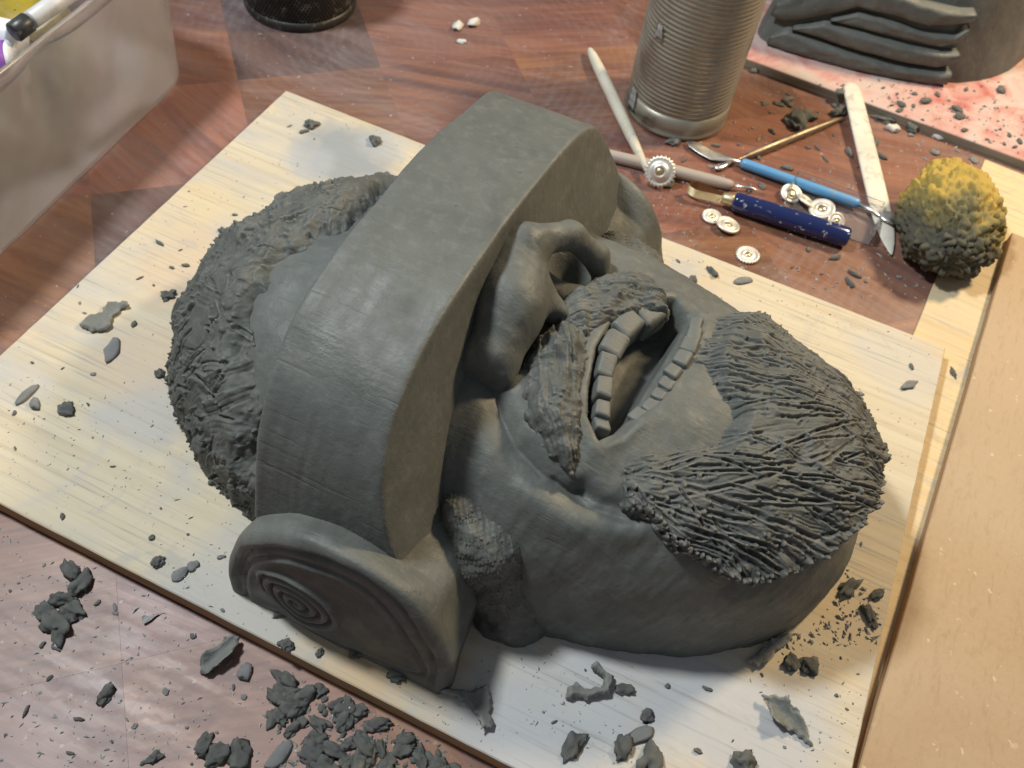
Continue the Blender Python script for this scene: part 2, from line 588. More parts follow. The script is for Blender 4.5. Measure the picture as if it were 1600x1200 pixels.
# ------------------------------------------------------------------ the clay head
class Dome:
    """superelliptic dome lying on the board; (a, b) unfolded metric coordinates over it"""
    def __init__(s, cx, cy, ar, al, b, h, n):
        s.cx, s.cy, s.ar, s.al, s.b, s.h, s.n = cx, cy, ar, al, b, h, n
        t = np.linspace(0, np.pi / 2, 2000)
        rho, z = np.sin(t) ** (2 / n), np.cos(t) ** (2 / n)
        ds = np.hypot(np.diff(rho) * 0.13, np.diff(z) * h)
        sl = np.concatenate([[0], np.cumsum(ds)]) / 0.13
        s.sl, s.rho, s.z, s.smax = sl, rho, z, sl[-1]
        s.ang = np.arctan2(rho, z)

    def axes(s, qx):
        return np.where(qx > 0, s.ar, s.al)

    def point(s, A, B, T=0.0):
        """unfolded metric coords (A along x, B along y) + height T above the surface -> xyz"""
        ax = s.axes(A)
        qx, qy = A / ax, B / s.b
        r = np.hypot(qx, qy) + 1e-9
        rho = np.interp(r, s.sl, s.rho); z = np.interp(r, s.sl, s.z)
        over = np.maximum(r - s.smax, 0)
        x = s.cx + ax * qx / r * rho
        y = s.cy + s.b * qy / r * rho
        zz = s.h * z - over * 0.13
        # normal of the implicit surface
        n = s.n
        gx = (rho + 1e-6) ** (n - 1) * (qx / r) / ax
        gy = (rho + 1e-6) ** (n - 1) * (qy / r) / s.b
        gz = (z + 1e-6) ** (n - 1) / s.h
        L = np.sqrt(gx * gx + gy * gy + gz * gz)
        return np.stack([x + gx / L * T, y + gy / L * T, zz + gz / L * T], -1)

    def unfold(s, p):
        x, y, z = p[..., 0] - s.cx, p[..., 1] - s.cy, p[..., 2]
        ax = np.where(x > 0, s.ar, s.al)
        ux, uy = x / ax, y / s.b
        rho = np.hypot(ux, uy) + 1e-9
        a = np.arctan2(rho, np.maximum(z, 0) / s.h)
        r = np.interp(a, s.ang, s.sl)
        return np.stack([ux / rho * r * ax, uy / rho * r * s.b], -1)

    def F(s, p, off=0.0):
        x, y, z = p[..., 0] - s.cx, p[..., 1] - s.cy, p[..., 2]
        ax = np.where(x > 0, s.ar, s.al) + off
        return (np.hypot(x / ax, y / (s.b + off)) ** s.n + (np.maximum(z, 0) / (s.h + off)) ** s.n) - 1

    def hit(s, px, py, off=0.0):
        """where the line of sight through a photo point meets the dome, in unfolded coords"""
        d = RM.T @ np.array([(px - 800) / FPX, (py - 600) / FPX, 1.0])
        k = np.linspace(0.15, 1.2, 6000)
        P = CAM + k[:, None] * d
        v = s.F(P, off)
        i = np.argmin(v) if v.min() > 0 else np.argmax(v < 0)
        if P[i, 2] < 0:
            kk = -CAM[2] / d[2]; q = CAM + kk * d
        else:
            q = P[i]
        return tuple(s.unfold(q))

    def hits(s, pts, off=0.0):
        return [s.hit(x, y, off) for x, y in pts]

    def sheet(s, name, lo, hi, step, Tfn, maskfn, mat, parent, smooth=True):
        a = np.arange(lo[0], hi[0], step); b = np.arange(lo[1], hi[1], step * 0.8)
        A, B = np.meshgrid(a, b, indexing='ij')
        T = Tfn(A, B)
        P = s.point(A, B, T)
        keep = maskfn(A, B) & (P[..., 2] > -0.004)
        nx, ny = A.shape
        I = np.arange(nx * ny).reshape(nx, ny)
        q = np.stack([I[:-1, :-1], I[1:, :-1], I[1:, 1:], I[:-1, 1:]], -1).reshape(-1, 4)
        k = keep.ravel()
        q = q[k[q].all(1)]
        used = np.unique(q)
        mp = np.full(nx * ny, -1); mp[used] = np.arange(len(used))
        return link(name, mesh_np(name, P.reshape(-1, 3)[used], mp[q]), mat, parent, smooth)


head = empty('portrait_sculpture', (0.29, 0.165, 0))
tag(head, 'large dark grey clay head of a laughing bearded man with a wide goggle band', 'sculpture')
_HL = Vector(head.location)


def hpart(o):
    """parent to the head without moving (built in world coordinates)"""
    o.parent = head
    o.location = -_HL
    return o


YC = 0.166
FACE = Dome(0.290, YC, 0.175, 0.150, 0.1075, 0.104, 2.9)
HAIR = Dome(0.205, YC, 0.124, 0.124, 0.110, 0.094, 2.3)


class Strokes:
    """tool marks scratched into a height map"""
    def __init__(s, A, B, base, seed=1):
        s.A, s.B, s.T = A, B, base
        s.a0, s.b0 = A[0, 0], B[0, 0]
        s.da, s.db = A[1, 0] - A[0, 0], B[0, 1] - B[0, 0]
        s.r = random.Random(seed)
        s.rel = np.zeros_like(A)

    def draw(s, p, q, w, depth, bend=0.0, ridge=0.6, rag=0.35):
        L = math.hypot(q[0] - p[0], q[1] - p[1])
        if L < 1e-5:
            return
        m = w * 2.5 + abs(bend)
        i0 = int((min(p[0], q[0]) - m - s.a0) / s.da); i1 = int((max(p[0], q[0]) + m - s.a0) / s.da) + 1
        j0 = int((min(p[1], q[1]) - m - s.b0) / s.db); j1 = int((max(p[1], q[1]) + m - s.b0) / s.db) + 1
        i0, j0 = max(i0, 0), max(j0, 0); i1, j1 = min(i1, s.A.shape[0]), min(j1, s.A.shape[1])
        if i1 <= i0 or j1 <= j0:
            return
        a, b = s.A[i0:i1, j0:j1], s.B[i0:i1, j0:j1]
        ux, uy = (q[0] - p[0]) / L, (q[1] - p[1]) / L
        u = ((a - p[0]) * ux + (b - p[1]) * uy) / L
        v = -(a - p[0]) * uy + (b - p[1]) * ux - bend * 4 * u * (1 - u)
        sd = s.r.randrange(9999)
        v = v + vnoise(u * L / 0.006, u * 0 + sd, seed=3) * w * rag
        x = v / w
        prof = -np.exp(-(x * 1.3) ** 2) + ridge * (np.exp(-((np.abs(x) - 1.25) * 2.6) ** 2))
        jag = 0.75 + 0.5 * vnoise(u * L / 0.0016, x * 1.2 + sd, seed=5)
        wt = sstep(0.0, 0.12, u) * sstep(1.0, 0.86, u) * sstep(2.1, 1.4, np.abs(x))
        old = s.rel[i0:i1, j0:j1]
        s.rel[i0:i1, j0:j1] = old * (1 - wt * 0.75) + wt * prof * depth * jag

    def comb(s, p, q, W, teeth, depth, tilt, bend=0.0, edge=0.0012, gw=0.12):
        """one pull of a toothed tool: a flat swath with fine parallel grooves and a torn burr on one side"""
        L = math.hypot(q[0] - p[0], q[1] - p[1])
        m = W * 1.6 + abs(bend)
        i0 = int((min(p[0], q[0]) - m - s.a0) / s.da); i1 = int((max(p[0], q[0]) + m - s.a0) / s.da) + 1
        j0 = int((min(p[1], q[1]) - m - s.b0) / s.db); j1 = int((max(p[1], q[1]) + m - s.b0) / s.db) + 1
        i0, j0 = max(i0, 0), max(j0, 0); i1, j1 = min(i1, s.A.shape[0]), min(j1, s.A.shape[1])
        if i1 <= i0 or j1 <= j0 or L < 1e-5:
            return
        a, b = s.A[i0:i1, j0:j1], s.B[i0:i1, j0:j1]
        ux, uy = (q[0] - p[0]) / L, (q[1] - p[1]) / L
        u = ((a - p[0]) * ux + (b - p[1]) * uy) / L
        v = -(a - p[0]) * uy + (b - p[1]) * ux - bend * 4 * u * (1 - u)
        sd = s.r.randrange(9999)
        x = v / W + 0.10 * vnoise(u * L / 0.009, u * 0 + sd, seed=7)
        ph = s.r.random()
        g = (x * 0.5 + 0.5) * teeth + ph
        gi = np.floor(g); gf = g - gi
        amp = 0.55 + 0.45 * _hash(gi, gi * 0 + sd, gi * 0, 3)
        groove = -np.exp(-((gf - 0.5) / gw) ** 2) * amp * (0.6 + 0.4 * vnoise(u * L / 0.005, gi + sd, seed=8))
        t1 = 1.0 + 0.10 * vnoise(u * L / 0.0022, u * 0 + sd + 50, seed=9)
        burr = np.exp(-((np.abs(x - 1.0)) / 0.11) ** 2) * np.clip(0.2 + 0.9 * vnoise(u * L / 0.0020, u * 0 + sd + 9, seed=10) + 0.3 * vnoise(u * L / 0.0007, x * 3, seed=12), 0, 2)
        new = tilt * x + groove * depth + burr * edge
        wt = sstep(0.0, 0.06, u) * sstep(1.0, 0.94, u) * sstep(t1 * 1.12, t1 * 0.97, np.abs(x))
        old = s.rel[i0:i1, j0:j1]
        s.rel[i0:i1, j0:j1] = old * (1 - wt) + wt * (new + old * 0.10)

    def crumb(s, p, r, hgt):
        i0 = int((p[0] - 2 * r - s.a0) / s.da); i1 = int((p[0] + 2 * r - s.a0) / s.da) + 1
        j0 = int((p[1] - 2 * r - s.b0) / s.db); j1 = int((p[1] + 2 * r - s.b0) / s.db) + 1
        i0, j0 = max(i0, 0), max(j0, 0); i1, j1 = min(i1, s.A.shape[0]), min(j1, s.A.shape[1])
        if i1 <= i0 or j1 <= j0:
            return
        a, b = s.A[i0:i1, j0:j1], s.B[i0:i1, j0:j1]
        d = np.hypot(a - p[0], b - p[1]) / r + 0.35 * vnoise(a / r * 1.3, b / r * 1.3, seed=s.r.randrange(999))
        s.rel[i0:i1, j0:j1] = np.maximum(s.rel[i0:i1, j0:j1], hgt * np.sqrt(np.clip(1 - d * d, 0, 1)) * (d < 1) + s.rel[i0:i1, j0:j1] * (d >= 1))


def flow_at(guides, a, b):
    w, x, y = 0, 0.0, 0.0
    for (p, q) in guides:
        L = math.hypot(q[0] - p[0], q[1] - p[1])
        t = max(0, min(1, ((a - p[0]) * (q[0] - p[0]) + (b - p[1]) * (q[1] - p[1])) / (L * L)))
        d = math.hypot(a - p[0] - t * (q[0] - p[0]), b - p[1] - t * (q[1] - p[1]))
        k = 1 / (d * d + 2e-5)
        x += k * (q[0] - p[0]) / L; y += k * (q[1] - p[1]) / L
    n = math.hypot(x, y) + 1e-9
    return x / n, y / n


# ---- face: cheeks, mouth, lips, folds
MOUTH = FACE.hits([(1056, 466), (1010, 468), (960, 492), (930, 540), (918, 600), (915, 650), (934, 692), (964, 676), (990, 650), (1012, 613), (1038, 571), (1060, 534), (1082, 494)])
FOLD = FACE.hits([(770, 590), (782, 650), (806, 700), (845, 742), (885, 768), (905, 772)])
FOLD2 = FACE.hits([(905, 772), (935, 790), (975, 800), (1010, 802)])
CREASE = FACE.hits([(830, 770), (880, 815), (940, 832), (1000, 822)])
LIPS = FACE.hits([(1100, 560), (1140, 610), (1150, 655), (1130, 690), (1080, 690), (1010, 680), (960, 690), (1000, 650), (1050, 600), (1085, 560)])
UPLIP = FACE.hits([(1062, 458), (1010, 452), (950, 478), (918, 530), (905, 600), (900, 660), (915, 700)])


_n1, _n2, _n3 = FACE.hits([(898, 412), (846, 485), (832, 535)])
PITS = [(_n1[0], _n1[1], 0.020, 0.011, 0.010), (_n2[0], _n2[1], 0.016, 0.008, 0.012), (_n3[0], _n3[1], 0.010, 0.006, 0.014)]
GUM = FACE.hits([(940, 700), (975, 690), (1010, 655), (1036, 630), (1062, 590), (1090, 540), (1104, 500), (1075, 470), (1040, 500), (990, 590), (950, 660)])


def face_T(A, B):
    T = 0.0008 * fbm(A / 0.03, B / 0.03, octaves=3, seed=2) + 0.00025 * fbm(A / 0.004, B / 0.011, octaves=2, seed=9)
    d = seg_dist(A, B, FOLD)
    T -= 0.0048 * np.exp(-(d / 0.0060) ** 2) + 0.0012 * np.exp(-(d / 0.0013) ** 2)
    d2 = seg_dist(A, B, FOLD2)
    T -= 0.004 * np.exp(-(d2 / 0.0045) ** 2)
    dc = seg_dist(A, B, CREASE)
    T += 0.0028 * np.exp(-(dc / 0.008) ** 2)
    dk = seg_dist(A, B, [(p_[0] + 0.006, p_[1] + 0.009) for p_ in CREASE])
    T -= 0.0014 * np.exp(-(dk / 0.0011) ** 2)
    # full cheek outside the fold
    T += 0.0015 * np.exp(-((A + 0.0) / 0.035) ** 2) * np.exp(-((np.abs(B) - 0.07) / 0.03) ** 2)
    # pulled-down lower lip: smooth pouting plane
    T += 0.0012 * sstep(-0.006, 0.010, poly_sd(A, B, LIPS))
    m = poly_sd(A, B, MOUTH)
    rim = np.exp(-((m + 0.003) / 0.0035) ** 2)
    T += 0.0012 * rim
    T -= 0.0235 * sstep(0.0, 0.005, m) + 0.002 * sstep(0.006, 0.02, m)
    low = poly_sd(A, B, GUM)
    T -= 0.006 * sstep(-0.001, 0.010, low) * sstep(0.004, -0.001, m)
    for pit in PITS:
        T -= pit[2] * np.exp(-(((A - pit[0]) / pit[3]) ** 2 + ((B - pit[1]) / pit[4]) ** 2) ** 1.5)
    # slip lines dragged along the jaw
    T += 0.00015 * sstep(0.3, 0.7, vnoise(B / 0.0035 + A / 0.02, A / 0.05, seed=21)) * sstep(-0.04, -0.07, B)
    return T


hpart(FACE.sheet('face', (-0.055, -0.165), (0.29, 0.165), 0.0011, face_T, lambda A, B: np.ones(A.shape, bool), M['clay'], head))

# ---- beard
BEARD = FACE.hits([(972, 742), (1010, 700), (1080, 700), (1128, 692), (1152, 650), (1120, 612), (1096, 560), (1104, 520), (1130, 488), (1180, 486)], 0.004) + \
    FACE.hits([(1212, 486), (1290, 545), (1340, 600), (1380, 660), (1397, 740), (1365, 790), (1330, 838), (1280, 885), (1225, 910), (1175, 922), (1118, 902), (1060, 868), (1020, 830), (990, 800)], 0.007)
# far side of the beard, out of sight behind the crown of the chin
_i = [k for k in range(len(BEARD))][10]
BEARD = BEARD[:10] + [(0.10, 0.118), (0.16, 0.105), (0.222, 0.06)] + BEARD[14:]
_g = [((985, 745), (1390, 735)), ((985, 752), (1330, 800)), ((990, 765), (1180, 915)), ((1000, 800), (1120, 905)), ((1150, 640), (1390, 715)), ((1100, 540), (1350, 640)),
      ((1120, 500), (1300, 580)), ((1130, 690), (1392, 728)), ((1060, 790), (1280, 880)), ((1180, 500), (1330, 600))]
GUIDES = [(FACE.hit(*p, 0.006), FACE.hit(*q, 0.006)) for p, q in _g]


_mouthside = BEARD[:10]


def beard_T(A, B):
    sd = poly_sd(A, B, BEARD) + 0.0016 * fbm(A / 0.006, B / 0.006, octaves=3, seed=33)
    dm = seg_dist(A, B, _mouthside)
    soft = sstep(0.0, 0.011 + 0.010 * sstep(0.088, 0.058, A), np.where(sd > 0, dm, 0))
    hard = sstep(-0.0025, 0.005, sd)
    base = -0.003 + 0.0032 * hard + 0.0075 * np.minimum(hard, 0.12 + soft) + 0.003 * sstep(0.004, 0.05, sd) + 0.007 * hard * sstep(0.11, 0.20, A)
    base += 0.0020 * fbm(A / 0.018, B / 0.018, octaves=3, seed=31) * sstep(0, 0.004, sd)
    S = Strokes(A, B, base, 11)
    r = S.r
    ins = np.argwhere(sd > -0.001)
    def pick():
        i, j = ins[r.randrange(len(ins))]
        return A[i, 0], B[0, j]
    def direc(a, b, sg):
        dx, dy = flow_at(GUIDES, a, b)
        an = r.gauss(0, sg)
        return dx * math.cos(an) - dy * math.sin(an), dx * math.sin(an) + dy * math.cos(an)
    for k in range(640):
        a, b = pick()
        dx, dy = direc(a, b, 0.11 if r.random() < 0.85 else 0.3)
        L = r.uniform(0.02, 0.055) if k < 260 else r.uniform(0.045, 0.11)
        W = r.uniform(0.0018, 0.0058)
        S.comb((a - dx * L / 2, b - dy * L / 2), (a + dx * L / 2, b + dy * L / 2), W, max(2, int(W / r.choice([0.0007, 0.0009, 0.0013]))), r.uniform(0.0006, 0.0016), r.gauss(0, 0.0008), r.gauss(0, 0.003), r.uniform(0.0002, 0.0016))
        if r.random() < 0.5:
            S.crumb((a + dx * L / 2, b + dy * L / 2), r.uniform(0.0006, 0.0015), r.uniform(0.0008, 0.002))
    for k in range(170):
        a, b = pick()
        dx, dy = direc(a, b, 0.2)
        L = r.uniform(0.015, 0.085)
        S.draw((a - dx * L / 2, b - dy * L / 2), (a + dx * L / 2, b + dy * L / 2), r.uniform(0.0006, 0.0013), r.uniform(0.0014, 0.0030), r.gauss(0, 0.002), r.uniform(0.05, 0.5))
    for k in range(420):
        a, b = pick()
        S.crumb((a, b), r.uniform(0.0004, 0.0012), r.uniform(0.0005, 0.0015))
    # ragged crumbs along the outer edge
    edge = np.argwhere((np.abs(sd - 0.002) < 0.003) & (dm > 0.006))
    for k in range(620):
        i, j = edge[r.randrange(len(edge))]
        S.crumb((A[i, 0], B[0, j]), r.uniform(0.0007, 0.0018), r.uniform(0.001, 0.0028))
    return base + S.rel * sstep(-0.003, 0.002, sd)


hpart(FACE.sheet('beard', (0.03, -0.150), (0.275, 0.150), 0.0005, beard_T, lambda A, B: poly_sd(A, B, BEARD) > -0.0028, M['clay_rough'], head))


# ---- moustache halves
def moustache(poly, off, guides, seed, thick):
    pl = FACE.hits(poly, off)
    gd = [(FACE.hit(*p, off), FACE.hit(*q, off)) for p, q in guides]
    xs = [p[0] for p in pl]; ys = [p[1] for p in pl]

    def T(A, B):
        sd = poly_sd(A, B, pl) + 0.0011 * fbm(A / 0.004, B / 0.004, octaves=3, seed=seed + 5)
        base = -0.004 + thick * (0.62 * sstep(-0.001, 0.0035, sd) + 0.38 * sstep(0.002, 0.012, sd))
        base += 0.0018 * fbm(A / 0.009, B / 0.009, octaves=3, seed=seed)
        S = Strokes(A, B, base, seed)
        r = S.r
        ins = np.argwhere(sd > 0)
        for k in range(50):
            i, j = ins[r.randrange(len(ins))]
            a, b = A[i, 0], B[0, j]
            dx, dy = flow_at(gd, a, b)
            an = r.gauss(0, 0.14)
            dx, dy = dx * math.cos(an) - dy * math.sin(an), dx * math.sin(an) + dy * math.cos(an)
            L = r.uniform(0.008, 0.03)
            S.draw((a - dx * L / 2, b - dy * L / 2), (a + dx * L / 2, b + dy * L / 2), r.uniform(0.0006, 0.0015), r.uniform(0.0009, 0.0022), r.gauss(0, 0.001), r.uniform(0.3, 0.9))
        for k in range(110):
            i, j = ins[r.randrange(len(ins))]
            a, b = A[i, 0], B[0, j]
            dx, dy = flow_at(gd, a, b)
            L = r.uniform(0.018, 0.05); W = r.uniform(0.0013, 0.0034)
            S.comb((a - dx * L / 2, b - dy * L / 2), (a + dx * L / 2, b + dy * L / 2), W, max(2, int(W / 0.00075)), r.uniform(0.0007, 0.0016), r.gauss(0, 0.0007), r.gauss(0, 0.001), r.uniform(0.0002, 0.0010))
        for k in range(45):
            i, j = ins[r.randrange(len(ins))]
            S.crumb((A[i, 0], B[0, j]), r.uniform(0.0004, 0.0010), r.uniform(0.0005, 0.0012))
        return base + S.rel * sstep(-0.0005, 0.002, sd)
    hpart(FACE.sheet('moustache', (min(xs) - 0.006, min(ys) - 0.006), (max(xs) + 0.006, max(ys) + 0.006), 0.0005, T, lambda A, B: poly_sd(A, B, pl) > -0.0014, M['clay_rough'], head))


moustache([(862, 492), (893, 480), (926, 505), (934, 545), (924, 595), (919, 645), (920, 690), (903, 764), (880, 742), (838, 704), (812, 655), (812, 600), (822, 550), (838, 512)], 0.008,
          [((880, 495), (905, 755)), ((840, 520), (825, 640)), ((825, 640), (895, 750)), ((905, 510), (905, 640))], 41, 0.0120)
moustache([(860, 480), (868, 458), (900, 428), (940, 408), (990, 400), (1030, 414), (1070, 446), (1066, 472), (1020, 470), (985, 480), (950, 498), (925, 518), (885, 500)], 0.009,
          [((885, 465), (1060, 455)), ((900, 440), (1040, 430)), ((890, 480), (985, 466)), ((940, 415), (1060, 450))], 43, 0.0115)


# ---- nose
def ell(X, Y, Z, c, r):
    k = np.sqrt(((X - c[0]) / r[0]) ** 2 + ((Y - c[1]) / r[1]) ** 2 + ((Z - c[2]) / r[2]) ** 2)
    return (k - 1) * min(r)


def cap(X, Y, Z, a, b, ra, rb):
    a, b = np.array(a), np.array(b)
    v = b - a
    t = np.clip(((X - a[0]) * v[0] + (Y - a[1]) * v[1] + (Z - a[2]) * v[2]) / (v @ v), 0, 1)
    return np.sqrt((X - a[0] - t * v[0]) ** 2 + (Y - a[1] - t * v[1]) ** 2 + (Z - a[2] - t * v[2]) ** 2) - (ra + (rb - ra) * t)


def nose_f(X, Y, Z):
    Z = 0.09 + (Z - 0.09) / 1.14
    X = X - 0.001
    f = cap(X, Y, Z, (0.258, 0.172, 0.118), (0.266, 0.150, 0.113), 0.0165, 0.0165)         # bulb, tucked under the band
    f = smin(f, cap(X, Y, Z, (0.266, 0.150, 0.112), (0.269, 0.131, 0.103), 0.0160, 0.0145), 0.008)     # near side
    f = smin(f, ell(X, Y, Z, (0.268, 0.124, 0.098), (0.0155, 0.0115, 0.0150)), 0.005)           # foot of the near wing
    f = smin(f, cap(X, Y, Z, (0.262, 0.178, 0.127), (0.276, 0.199, 0.121), 0.0075, 0.0062), 0.006)     # curled rim of the far nostril
    f = smin(f, cap(X, Y, Z, (0.276, 0.199, 0.121), (0.289, 0.209, 0.106), 0.0062, 0.0058), 0.004)
    f = smin(f, cap(X, Y, Z, (0.289, 0.209, 0.106), (0.297, 0.208, 0.090), 0.0058, 0.0050), 0.004)
    f = smin(f, cap(X, Y, Z, (0.271, 0.166, 0.116), (0.293, 0.166, 0.098), 0.0075, 0.0050), 0.006)     # septum
    f = smax(f, -ell(X, Y, Z, (0.287, 0.187, 0.103), (0.0125, 0.0145, 0.019)), 0.002)
    f = smax(f, -cap(X, Y, Z, (0.293, 0.156, 0.104), (0.292, 0.126, 0.096), 0.0095, 0.0085), 0.003)
    f = smax(f, 0.1165 - Y + 0.12 * (X - 0.268), 0.003)
    return f + 0.0006 * fbm(X / 0.012, Y / 0.012, Z / 0.012, octaves=3, seed=4)


v, q = surface_nets(nose_f, (0.235, 0.098, 0.060), (0.310, 0.225, 0.148), 0.0010)
hpart(link('nose', mesh_np('nose', relax(v, q, 2), q), M['clay'], head))


# ---- teeth
def tooth_mesh(sx, sy, sz, seed):
    bm = bmesh.new()
    bmesh.ops.create_cube(bm, size=1.0, matrix=Matrix.Diagonal((sx, sy, sz, 1)))
    bmesh.ops.bevel(bm, geom=bm.edges[:], offset=min(sx, sy) * 0.20, segments=3, affect='EDGES', profile=0.55)
    rr = random.Random(seed)
    t = rr.uniform(-0.12, 0.12)
    for w_ in bm.verts:
        w_.co.x *= 1 + t * w_.co.y / sy
        w_.co.y *= 1 + 0.12 * w_.co.x / sx
        n_ = Vector((math.sin(w_.co.y * 900 + seed * 3), math.sin(w_.co.x * 800 + seed), math.sin(w_.co.x * 700 + w_.co.y * 900 + seed * 2)))
        w_.co += n_ * 0.00028
        w_.co.z += 0.0006 * math.sin(w_.co.y / sy * 2 + seed) - 0.25 * abs(w_.co.x) * (w_.co.x > 0)
    return bm_mesh('tooth', bm)


UP = [(1020, 480, 40, 22, .104), (982, 499, 40, 26, .106), (960, 530, 41, 30, .107), (946, 564, 31, 32, .106), (942, 600, 28, 34, .104), (938, 634, 26, 32, .1015), (939, 660, 27, 22, .099)]
LOWT = [(1092, 503, 18, 15, .101), (1089, 519, 20, 16, .1025), (1083, 537, 22, 17, .1035), (1071, 557, 22, 18, .104), (1056, 578, 21, 18, .1035), (1046, 596, 20, 17, .103), (1035, 613, 19, 17, .102), (1020, 632, 18, 16, .1005), (1001, 648, 17, 15, .099)]


def tooth_row(rows, tilt, depth, seed0):
    P = [at(px, py, z) for px, py, _, _, z in rows]
    for k, (px, py, wx, wy, z) in enumerate(rows):
        p0, p1 = P[max(k - 1, 0)], P[min(k + 1, len(P) - 1)]
        d = p1 - p0
        ang = math.atan2(d[1], d[0]) + math.pi / 2        # row direction -> local y
        mpp = 0.000285
        sy = (np.linalg.norm(P[min(k + 1, len(P) - 1)] - P[max(k - 1, 0)]) / (2 if 0 < k < len(P) - 1 else 1)) * 0.955
        me = tooth_mesh(wx * mpp, sy, depth, seed0 + k)
        o = link('tooth', me, M['clay'], head)
        o.location = Vector(P[k]) - _HL + Vector((0, 0, -depth / 2))
        o.rotation_euler = (random.uniform(-0.06, 0.06), tilt + random.uniform(-0.06, 0.06), ang + random.uniform(-0.05, 0.05))


tooth_row(UP, math.radians(10), 0.016, 3)
LOWT = [(px, py, wx * 1.25, wy, z + 0.0012) for px, py, wx, wy, z in LOWT]
tooth_row(LOWT, math.radians(-14), 0.013, 30)


# ---- goggle band over the eyes
VY, VH, VW = 0.1675, 0.150, 0.140


def band_f(X, Y, Z):
    n = 3.3 + 1.0 * sstep(VY, VY + 0.05, Y)
    k = (np.abs((Y - VY) / VW) ** n + np.maximum(Z / (VH - 0.0075 * sstep(VY - 0.01, VY + 0.09, Y)), 0) ** n) ** (1 / n)
    d2 = (k - 1) * 0.125
    # the band's two faces; the chin side leans out towards its foot
    t = np.clip((VH - Z) / 0.078, 0, 1.25)
    xf = 0.2555 + 0.021 * t ** 2
    xb = 0.1985 + 0.005 * sstep(0.09, 0.03, Y) + 0.004 * np.exp(-((Z - 0.11) / 0.05) ** 2) * 0
    dx = np.maximum(X - xf, xb - X)
    f = smax(d2, dx, 0.0022)
    return f + 0.00055 * fbm(X / 0.03, Y / 0.03, Z / 0.03, octaves=2, seed=6) + 0.0002 * vnoise(X / 0.0022, Y / 0.05, Z / 0.05, seed=8)


v, q = surface_nets(band_f, (0.190, 0.015, 0.030), (0.296, 0.318, 0.160), 0.0012)
hpart(link('goggle_band', mesh_np('goggle_band', relax(v, q, 1, 0.2), q), M['clay'], head))

# ---- ear pads with a spiral in relief
PAD = [(0.192, 0.000), (0.190, 0.012), (0.1925, 0.030), (0.202, 0.056), (0.218, 0.073), (0.241, 0.086), (0.268, 0.0865), (0.291, 0.0745), (0.305, 0.052), (0.312, 0.030), (0.312, 0.0)]
def spline(pts, n=6):
    out = []
    for i in range(len(pts) - 1):
        p0, p1, p2, p3 = [np.array(pts[min(max(k, 0), len(pts) - 1)]) for k in (i - 1, i, i + 1, i + 2)]
        for t in np.arange(n) / n:
            out.append(tuple(0.5 * (2 * p1 + (p2 - p0) * t + (2 * p0 - 5 * p1 + 4 * p2 - p3) * t * t + (3 * p1 - p0 - 3 * p2 + p3) * t ** 3)))
    return out + [tuple(pts[-1])]


_pad = [(0.192, -0.03)] + spline(PAD[1:-1]) + [(0.312, -0.03)]
PINNER = [(0.2035, -0.03), (0.2035, 0.020), (0.212, 0.046), (0.229, 0.064), (0.250, 0.0705), (0.270, 0.066), (0.286, 0.050), (0.2945, 0.030), (0.2975, 0.012), (0.27, 0.0045), (0.23, 0.0015), (0.21, -0.002)]


def pad_f(X, Y, Z):
    x2, z2 = X[:, 0, :], Z[:, 0, :]
    sd = poly_sd(x2, z2, _pad)
    # relief of the outer face
    rel = np.zeros_like(sd)
    rel += 0.0010 * np.exp(-((sd - 0.0045) / 0.0030) ** 2)             # raised rim
    rel -= 0.0024 * np.exp(-((sd - 0.0092) / 0.0014) ** 2) * sstep(0.0, 0.01, z2)             # groove inside the rim
    pin = poly_sd(x2, z2, spline(PINNER))
    rel -= 0.0018 * np.exp(-(pin / 0.0011) ** 2)
    rel += 0.0009 * np.exp(-((pin - 0.003) / 0.002) ** 2)
    cx, cz = 0.2345, 0.0295
    dx, dz = (x2 - cx) / 1.12, (z2 - cz)
    r = np.hypot(dx, dz); th = np.arctan2(dz, dx)
    turns = r / 0.0052 - th / (2 * np.pi)
    ph = turns - np.round(turns)
    sp = sstep(0.0212, 0.0195, r)
    rel += sp * (0.0016 - 0.0036 * np.exp(-(ph / 0.17) ** 2))
    rel += sp * 0.0012
    rel = rel[:, None, :]
    sd = sd[:, None, :]
    yf = 0.0135 + 0.05 * np.maximum(Z, 0) + 0.0009 * fbm(X / 0.03, Z / 0.03, octaves=2, seed=3)
    # the pad swells to its chin side and falls away behind
    yb = 0.072 + 0.014 * np.clip((X - 0.25) / 0.06, -1, 1)
    drop = 0.25 + 0.45 * sstep(0.215, 0.272, X) - 0.45 * sstep(0.278, 0.300, X)
    edge = -sd + drop * np.clip(Y - 0.020, 0, 0.016) + 0.10 * np.maximum(Y - 0.036, 0)
    f = smax(edge, yf - rel - Y, 0.0105)
    f = smax(f, Y - yb, 0.018)
    return f + 0.0006 * fbm(X / 0.02, Y / 0.02, Z / 0.02, octaves=2, seed=12)


v, q = surface_nets(pad_f, (0.184, 0.006, -0.002), (0.320, 0.084, 0.095), 0.0010)
pad_me = mesh_np('ear_pad', relax(v, q, 1, 0.3), q)
pad = hpart(link('ear_pad', pad_me, M['clay'], head))
pad['label'] = 'near ear pad with a spiral pressed into its face'
v2 = v.copy(); v2[:, 1] = 2 * (VY - 0.004) - v2[:, 1]
hpart(link('ear_pad', mesh_np('ear_pad', v2, q[:, ::-1].copy()), M['clay'], head))


